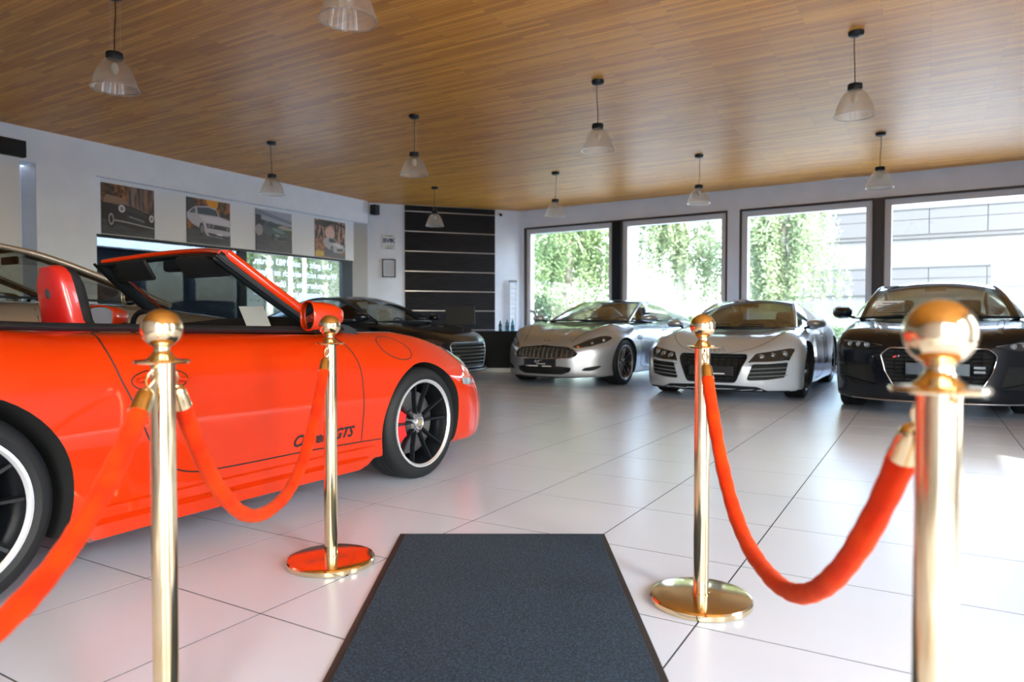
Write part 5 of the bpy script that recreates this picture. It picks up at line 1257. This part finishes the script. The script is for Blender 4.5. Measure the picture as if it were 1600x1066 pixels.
w = MB(); relbox(w, FD, q, .222, .471, 1.918, 2.268, .006, .012); w.build('sheet', mat('certificate_paper', (.62, .65, .74), .5), t)
w = MB(); [relbox(w, FD, q, .25, .44+.01*math.sin(k*3), 2.22-k*.024, 2.228-k*.024, .012, .013) for k in range(12)]; tagit(w.build('print', mat('certificate_print', (.22, .24, .32), .6), t), kind='stuff')
t = empty('loudspeaker', (-10.315, 11.56, 3.32), 0, 'small black loudspeaker at the end of the white beam under the ceiling', 'loudspeaker')
MB().box((.10, 0, 0), (.15, .16, .21), bev=.012).build('cabinet', M_BLACK, t, sm=50); MB().box((.178, 0, 0), (.006, .13, .18), bev=.002).build('grille', mat('speaker_cloth', (.02, .022, .025), .9), t)
MB().box((.015, 0, 0), (.03, .05, .06)).build('bracket', M_BLACK, t)
c = FD.p(2.86, 3.40, .0)
t = empty('security_camera', c, 0, 'small white and black bullet camera high on the diagonal wall', 'camera')
n_ = FD.n; MB().lathe([(0, 0), (.035, 0), (.035, .015), (0, .015)], 16, axis='x').build('wall_plate', M_WHITE, t, rot=(0, 0, math.atan2(n_.y, n_.x)))
d_ = (n_*.6+Vector((.35, -.25, -.35))).normalized()
MB().tube([n_*.01, n_*.07], .010, 8).build('arm', M_WHITE, t); MB().tube([n_*.07, n_*.07+d_*.13], .030, 14).build('housing', M_WHITE, t, sm=50); MB().tube([n_*.07+d_*.128, n_*.07+d_*.155], .033, 14).build('lens_hood', M_BLACK, t, sm=50)
# reception desk
dd = Frame((-7.62, 10.42), (-5.80, 11.46)); dd.n = Vector((dd.u.y, -dd.u.x, 0))
t = empty('reception_desk', dd.p(1.05, 0, -.4), 0, 'long glossy black reception desk between the black and the silver coupes', 'desk'); q = Vector(t.location)
w = MB(); relbox(w, dd, q, 0.03, dd.L-.03, 0.075, .70, -.72, -.03, bev=.004); w.build('front_panel', mat('desk_black', (.006, .008, .012), .55, spec=.15), t)
w = MB(); relbox(w, dd, q, 0, dd.L, .70, .745, -.78, 0, bev=.006); w.build('worktop', MATS['desk_black'], t)
w = MB(); relbox(w, dd, q, 0.06, dd.L-.06, 0.0, .075, -.70, -.07); w.build('plinth', mat('plinth_grey', (.28, .29, .30), .4, .4), t)
DESK = .745
mon = dd.p(.30, DESK, -.42)
t = empty('monitor', mon, math.atan2(dd.u.y, dd.u.x), 'black computer monitor seen from behind, on the desk in front of the dark panelling', 'monitor')
MB().box((0, .0, .30), (.56, .035, .36), bev=.008).build('screen_back', M_BLACK, t); MB().box((0, .03, .10), (.05, .03, .2)).build('stand', M_BLACK, t); MB().box((0, .02, .008), (.24, .18, .014), bev=.004).build('foot', M_BLACK, t)
m_blue = thin_glass('blue_bottle', (.35, .62, .72), .05, .02, diffuse=.35, dcol=(.12, .35, .45)); 
for k, (a, h, lab) in enumerate(((1.06, .19, 'dark blue-green bottle standing left of the two paler bottles'), (1.19, .235, 'tall pale blue glass bottle, middle of the three on the desk'), (1.29, .235, 'pale blue glass bottle nearest the plant, right of three'))):
    t = empty('bottle', dd.p(a, DESK, -.30), 0, lab, 'bottle', 'bottles on the reception desk')
    MB().lathe([(0, 0), (.030, 0), (.034, .006), (.034, h*.58), (.030, h*.66), (.014, h*.80), (.012, h*.95), (.012, h*.955)], 20).build('glass', m_blue if k else mat('teal_bottle', (.02, .10, .14), .2), t, sm=40)
    MB().lathe([(.0135, h*.93), (.0135, h), (0, h)], 16).build('cap', M_WHITE if k else M_BLACK, t); MB().lathe([(.0347, h*.2), (.0347, h*.48)], 20).build('label', mat('bottle_label', (.05, .16, .26), .5), t)
for k, a in enumerate((1.42, 1.50)):
    t = empty('drinking_glass', dd.p(a, DESK, -.25-.06*k), 0, ('upturned drinking glass next to the right-hand bottle on the desk', 'upturned drinking glass nearest the orchid on the desk')[k] , 'glass', 'drinking glasses on the reception desk')
    MB().lathe([(.030, 0), (.034, .085), (0.0, .087)], 18).build('bowl', M_CLEAR, t, sm=50)
# tall white radiator pipe box in the corner and desk plant
t = empty('wall_radiator', FD.p(3.22, .0, .03), math.atan2(FD.u.y, FD.u.x), 'tall narrow white radiator standing in the corner beside the first window', 'radiator')
w = MB(); w.box((-.09, -.04, 1.28), (.024, .04, 1.1), bev=.006); w.box((.06, -.04, 1.28), (.024, .04, 1.1), bev=.006); w.build('pipe', mat('radiator_white', (.72, .75, .80), .35), t)
w = MB(); [w.box((-.015, -.04, .80+.115*k), (.15, .025, .08), bev=.006) for k in range(9)]; w.build('rung', MATS['radiator_white'], t)
w = MB(); w.box((-.09, -.02, .40), (.02, .03, .8)); w.box((.06, -.02, .40), (.02, .03, .8)); w.build('supply_pipe', MATS['radiator_white'], t); MB().box((-.015, -.04, 1.86), (.19, .05, .05), bev=.01).build('valve', mat('valve_grey', (.25, .27, .3), .4), t)
pp = dd.p(1.72, DESK, -.30)
t = empty('orchid', pp, 0, 'small dark-leaved potted orchid with pale flowers at the right end of the desk', 'plant')
MB().lathe([(0, 0), (.045, 0), (.060, .10), (.055, .10), (.04, .09), (0, .09)], 20).build('pot', M_WHITE, t, sm=40)
w = MB()
for k in range(7):
    a = k*2.4; L_ = .13+.03*math.sin(k*5); P = [(0, 0, .09), (math.cos(a)*L_*.5, math.sin(a)*L_*.5, .15), (math.cos(a)*L_, math.sin(a)*L_, .12)]; w.tube(cat(P, 4), [(.004+.022*math.sin(PI*min(1, (i+.5)/9)), .003) for i in range(9)], 6)
w.build('leaf', mat('orchid_leaf', (.03, .06, .03), .4), t, sm=50)
w = MB(); w2 = MB()
for k in range(3):
    a = k*2.1+.4; P = cat([(0, 0, .09), (.02*math.cos(a), .02*math.sin(a), .24), (.09*math.cos(a), .09*math.sin(a), .36), (.16*math.cos(a), .16*math.sin(a), .36)], 5); w.tube(P, .0028, 5)
    for j in (8, 10, 12, 14):
        for l_ in range(5): c = Vector(P[j])+Vector((0, 0, .008)); th = l_*1.257; w2.ball(c+Vector((.016*math.cos(th), .012*math.sin(th), .014*math.sin(th*2))), .015, 0, 8, 5, (1, 1, .5))
w.build('stem', mat('orchid_stem', (.05, .06, .03), .5), t); w2.build('flower', mat('orchid_flower', (.35, .36, .42), .6), t)

# ------------------------------------------------------------------ outside
tagit(mesh('ground', [(-60, -40, -.06), (60, -40, -.06), (60, 90, -.06), (-60, 90, -.06)], [(0, 1, 2, 3)], noise_color(mat('pale_paving', rough=.9), (.42, .42, .41), (.50, .50, .48), .8)), kind='structure')
m_bark = noise_color(mat('birch_bark', rough=.9), (.12, .10, .08), (.42, .40, .36), 3, stretch=(1, 1, .4))
def leaves(n, pos, size, dirs=None):
    P = pos; a = rng.uniform(0, 2*PI, n); e = rng.uniform(-1.1, 1.1, n)
    u = np.stack([np.cos(a)*np.cos(e), np.sin(a)*np.cos(e), np.sin(e)], 1); w_ = rng.normal(size=(n, 3)); v = np.cross(u, w_); v /= np.linalg.norm(v, axis=1, keepdims=True)
    s = size*rng.uniform(.6, 1.3, n)[:, None]
    V = np.stack([P-u*s, P-v*s*.5, P+u*s, P+v*s*.5], 1).reshape(-1, 3); F = np.arange(4*n).reshape(n, 4)
    return V, F
def leaf_mat(name, c1, c2):
    m = noise_color(mat(name, rough=.6, spec=.3), c1, c2, .9, detail=5, lo=.35, hi=.65); n, l, b = nodes(m); b.inputs['Subsurface Weight'].default_value = 0
    tl = n.new('ShaderNodeBsdfTranslucent'); mx = n.new('ShaderNodeMixShader'); mx.inputs[0].default_value = .35; out = [x for x in n if x.type == 'OUTPUT_MATERIAL'][0]
    l.new(b.inputs['Base Color'].links[0].from_socket, tl.inputs[0]); l.new(b.outputs[0], mx.inputs[1]); l.new(tl.outputs[0], mx.inputs[2]); l.new(mx.outputs[0], out.inputs[0]); return m
m_leafA = leaf_mat('pale_leaf', (.12, .17, .09), (.25, .31, .185)); m_leafC = leaf_mat('dark_leaf', (.020, .040, .014), (.055, .085, .035)); m_leafB = leaf_mat('fresh_leaf', (.08, .135, .055), (.18, .25, .12))
def weeping_tree(x, y, h, rad, n, m, label, low=.6, cat_='tree', grp='trees outside the windows', name='weeping_birch'):
    r = empty(name, (x, y, -.06), random.uniform(0, 6), label, cat_, grp)
    w = MB(); tr = cat([(0, 0, 0), (.08, .03, h*.3), (-.05, .08, h*.6), (.05, 0, h*.95)], 5); w.tube(tr, [.16*(1-.85*i/(len(tr)-1)) for i in range(len(tr))], 10); w.build('trunk', m_bark, r, sm=60)
    b = MB(); S_ = []
    for k in range(46):
        a = random.uniform(0, 2*PI); z = h*random.uniform(.42, .97); L_ = rad*random.uniform(.35, 1.0)*(1-.45*(z/h-.42)); p0 = Vector((0, 0, z)); p1 = Vector((math.cos(a)*L_*.55, math.sin(a)*L_*.55, z+.35)); p2 = Vector((math.cos(a)*L_, math.sin(a)*L_, z-.1))
        P = cat([p0, p1, p2], 4); b.tube(P, [.035*(1-.8*i/8) for i in range(9)], 5); S_ += [Vector(q) for q in P[3:]]
    b.build('branch', m_bark, r, sm=60)
    S_ = np.array(S_); ns = n//45; base = S_[rng.integers(0, len(S_), ns)]+rng.normal(0, .12, (ns, 3)); ln = rng.uniform(.6, 2.6, ns)
    ln = np.minimum(ln, np.maximum(base[:, 2]-low, .2)); t = rng.uniform(0, 1, (ns, 45)); sw = rng.normal(0, .10, (ns, 1, 2))*t[..., None]
    pos = np.empty((ns, 45, 3)); pos[..., 0] = base[:, None, 0]+sw[..., 0]+rng.normal(0, .045, (ns, 45)); pos[..., 1] = base[:, None, 1]+sw[..., 1]+rng.normal(0, .045, (ns, 45)); pos[..., 2] = base[:, None, 2]-ln[:, None]*t
    V, F = leaves(ns*45, pos.reshape(-1, 3), .052)
    me = bpy.data.meshes.new('foliage'); me.vertices.add(len(V)); me.vertices.foreach_set('co', V.ravel()); me.loops.add(F.size); me.loops.foreach_set('vertex_index', F.ravel()); me.polygons.add(len(F)); me.polygons.foreach_set('loop_start', np.arange(0, F.size, 4)); me.update(calc_edges=True)
    tagit(link('foliage', me, m, r), kind='stuff'); return r
weeping_tree(-9.2, 19.1, 6.6, 2.0, 42000, m_leafB, 'weeping birch outside the leftmost window, its crown filling most of it')
weeping_tree(-7.2, 23.5, 7.0, 2.3, 44000, m_leafA, 'weeping birch outside the second window from the left')
weeping_tree(-3.55, 21.2, 6.2, 1.65, 34000, m_leafA, 'weeping birch in the left half of the third window')
weeping_tree(-13.5, 27, 8, 2.6, 22000, m_leafB, 'birch standing farther back behind the leftmost window')
weeping_tree(-19.5, 16.6, 7.5, 2.4, 30000, m_leafC, 'leafy tree across the street, seen through the glazing under the pictures')
weeping_tree(-21.5, 21.2, 7.5, 2.5, 30000, m_leafC, 'tree farther along the street, seen through the glazing under the pictures')
def shrub(x, y, h, rx, n, m, label):
    r = empty('shrub', (x, y, -.06), 0, label, 'shrub', 'shrubs at the foot of the windows')
    w = MB()
    for k in range(9): a = k*.7; w.tube([(0, 0, 0), (rx*.4*math.cos(a), rx*.4*math.sin(a), h*.5), (rx*.7*math.cos(a), rx*.7*math.sin(a), h*.85)], [.02, .014, .006], 5)
    w.build('stem', m_bark, r)
    p = rng.normal(size=(n, 3)); p /= np.linalg.norm(p, axis=1, keepdims=True); p *= rng.uniform(.45, 1, (n, 1))**.5; p = p*[rx, rx, h*.5]+[0, 0, h*.52]; V, F = leaves(n, p, .05)
    me = bpy.data.meshes.new('foliage'); me.from_pydata(V.tolist(), [], F.tolist()); tagit(link('foliage', me, m, r), kind='stuff')
shrub(-8.6, 16.2, 1.7, .8, 5000, m_leafB, 'green shrub low outside the leftmost window'); shrub(-5.2, 17.4, 1.1, .9, 5000, m_leafB, 'green shrub outside, behind the silver coupe'); shrub(-2.0, 17.2, .9, .9, 4000, m_leafB, 'green shrub outside, behind the gap between the white and black cars')
# office building across the yard
bl = empty('office_building', (1.5, 48.4, -.06), 0, 'long white office block with horizontal grey panel bands outside the right windows', 'building')
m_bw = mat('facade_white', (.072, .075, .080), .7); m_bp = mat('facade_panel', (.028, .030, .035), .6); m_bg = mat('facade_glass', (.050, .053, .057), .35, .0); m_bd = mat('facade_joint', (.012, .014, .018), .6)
MB().box((0, 5, 4.6), (26, 9.4, 9.3)).build('facade', m_bw, bl)
MB().box((0, .15, 9.3), (26.4, .9, .22)).build('parapet', m_bw, bl)
zb = [(.0, 1.1, 'w'), (1.1, 2.62, 'g'), (2.62, 4.23, 'p'), (4.23, 5.97, 'g'), (6.20, 7.71, 'p'), (7.95, 9.2, 'g')]
pmesh = {}
for z0, z1, k in zb:
    if k == 'w': continue
    nX = 9; W_ = 26/nX
    for i in range(nX):
        key = (k, round(z1-z0, 2))
        if key not in pmesh:
            mbx = MB()
            if k == 'p':
                hh = (z1-z0)
                mbx.box((0, 0, hh*.30), (W_-.04, .10, hh*.58), 0, None, .01); mbx.box((0, 0, hh*.80), (W_-.04, .10, hh*.39), 0, None, .01)
                o = mbx.build('cladding_panel', m_bp, bl)
            else:
                o = MB().box((0, .10, (z1-z0)/2), (W_-.09, .06, z1-z0-.12)).build('window', m_bg, bl)
            pmesh[key] = o.data
        else: o = bpy.data.objects.new('cladding_panel' if k == 'p' else 'window', pmesh[key]); COL.objects.link(o); o.parent = bl
        o.location = (-13+W_*(i+.5), .22, z0)
    MB().box((0, .20, z1+.02), (26, .16, .06)).build('drip_edge', m_bd, bl)
# invented dark block with a white fascia, added to darken the left pane
gb = empty('dark_backdrop', (-14.6, 7.4, -.06), 0, 'made-up dark block with white fascia, added as the dark view through the left pane under the pictures', 'dark_backdrop')
MB().box((-.6, 0, 1.25), (1.0, 8.2, 2.5)).build('backdrop_block', mat('backdrop_dark', (.007, .009, .012), .7, spec=.2), gb)
MB().box((-.5, 0, 2.95), (1.3, 8.4, .85)).build('fascia', mat('fascia_white', (.55, .57, .60), .6), gb)
MB().box((-.02, -1.4, 2.05), (.10, 2.6, .06)).build('backdrop_rail', M_ALU, gb)
t = empty('street_lamp', (-16.5, 14.9, -.06), 0, 'pair of white posts in the street seen through the glazing under the pictures', 'post')
for k, d in enumerate((0, .55)): MB().tube([(0, d, 0), (0, d, 4.6)], .06, 10).build('post', mat('post_white', (.22, .225, .225), .4), t, sm=50)
MB().tube([(0, 0, 1.5), (0, .55, 1.5)], .03, 8).build('crossbar', MATS['post_white'], t)

hs_ = empty('backdrop_house', (-34, 26, -.06), 0, 'grey house added as a backdrop across the street, covering the bright sky between the trees in the left glazing', 'building')  # made-up backdrop, keeps bright sky from washing out the street pane
MB().box((0, 0, 4.5), (8, 34, 9)).build('wall', mat('house_wall', (.022, .026, .026), .8), hs_)
wm = None
for i in range(9):
    for z in (1.6, 4.6, 7.2):
        if wm is None: o = MB().box((4.03, 0, 0), (.08, 1.3, 1.5)).build('window', mat('house_window', (.03, .04, .05), .3), hs_); wm = o.data
        else: o = bpy.data.objects.new('window', wm); COL.objects.link(o); o.parent = hs_
        o.location = (0, -14.4+3.6*i, z)
MB().prism([(-4.4, 9), (4.4, 9), (0, 12)], -17.3, 17.3, axis='y').build('roof', mat('house_roof', (.06, .035, .03), .8), hs_, recalc=True)
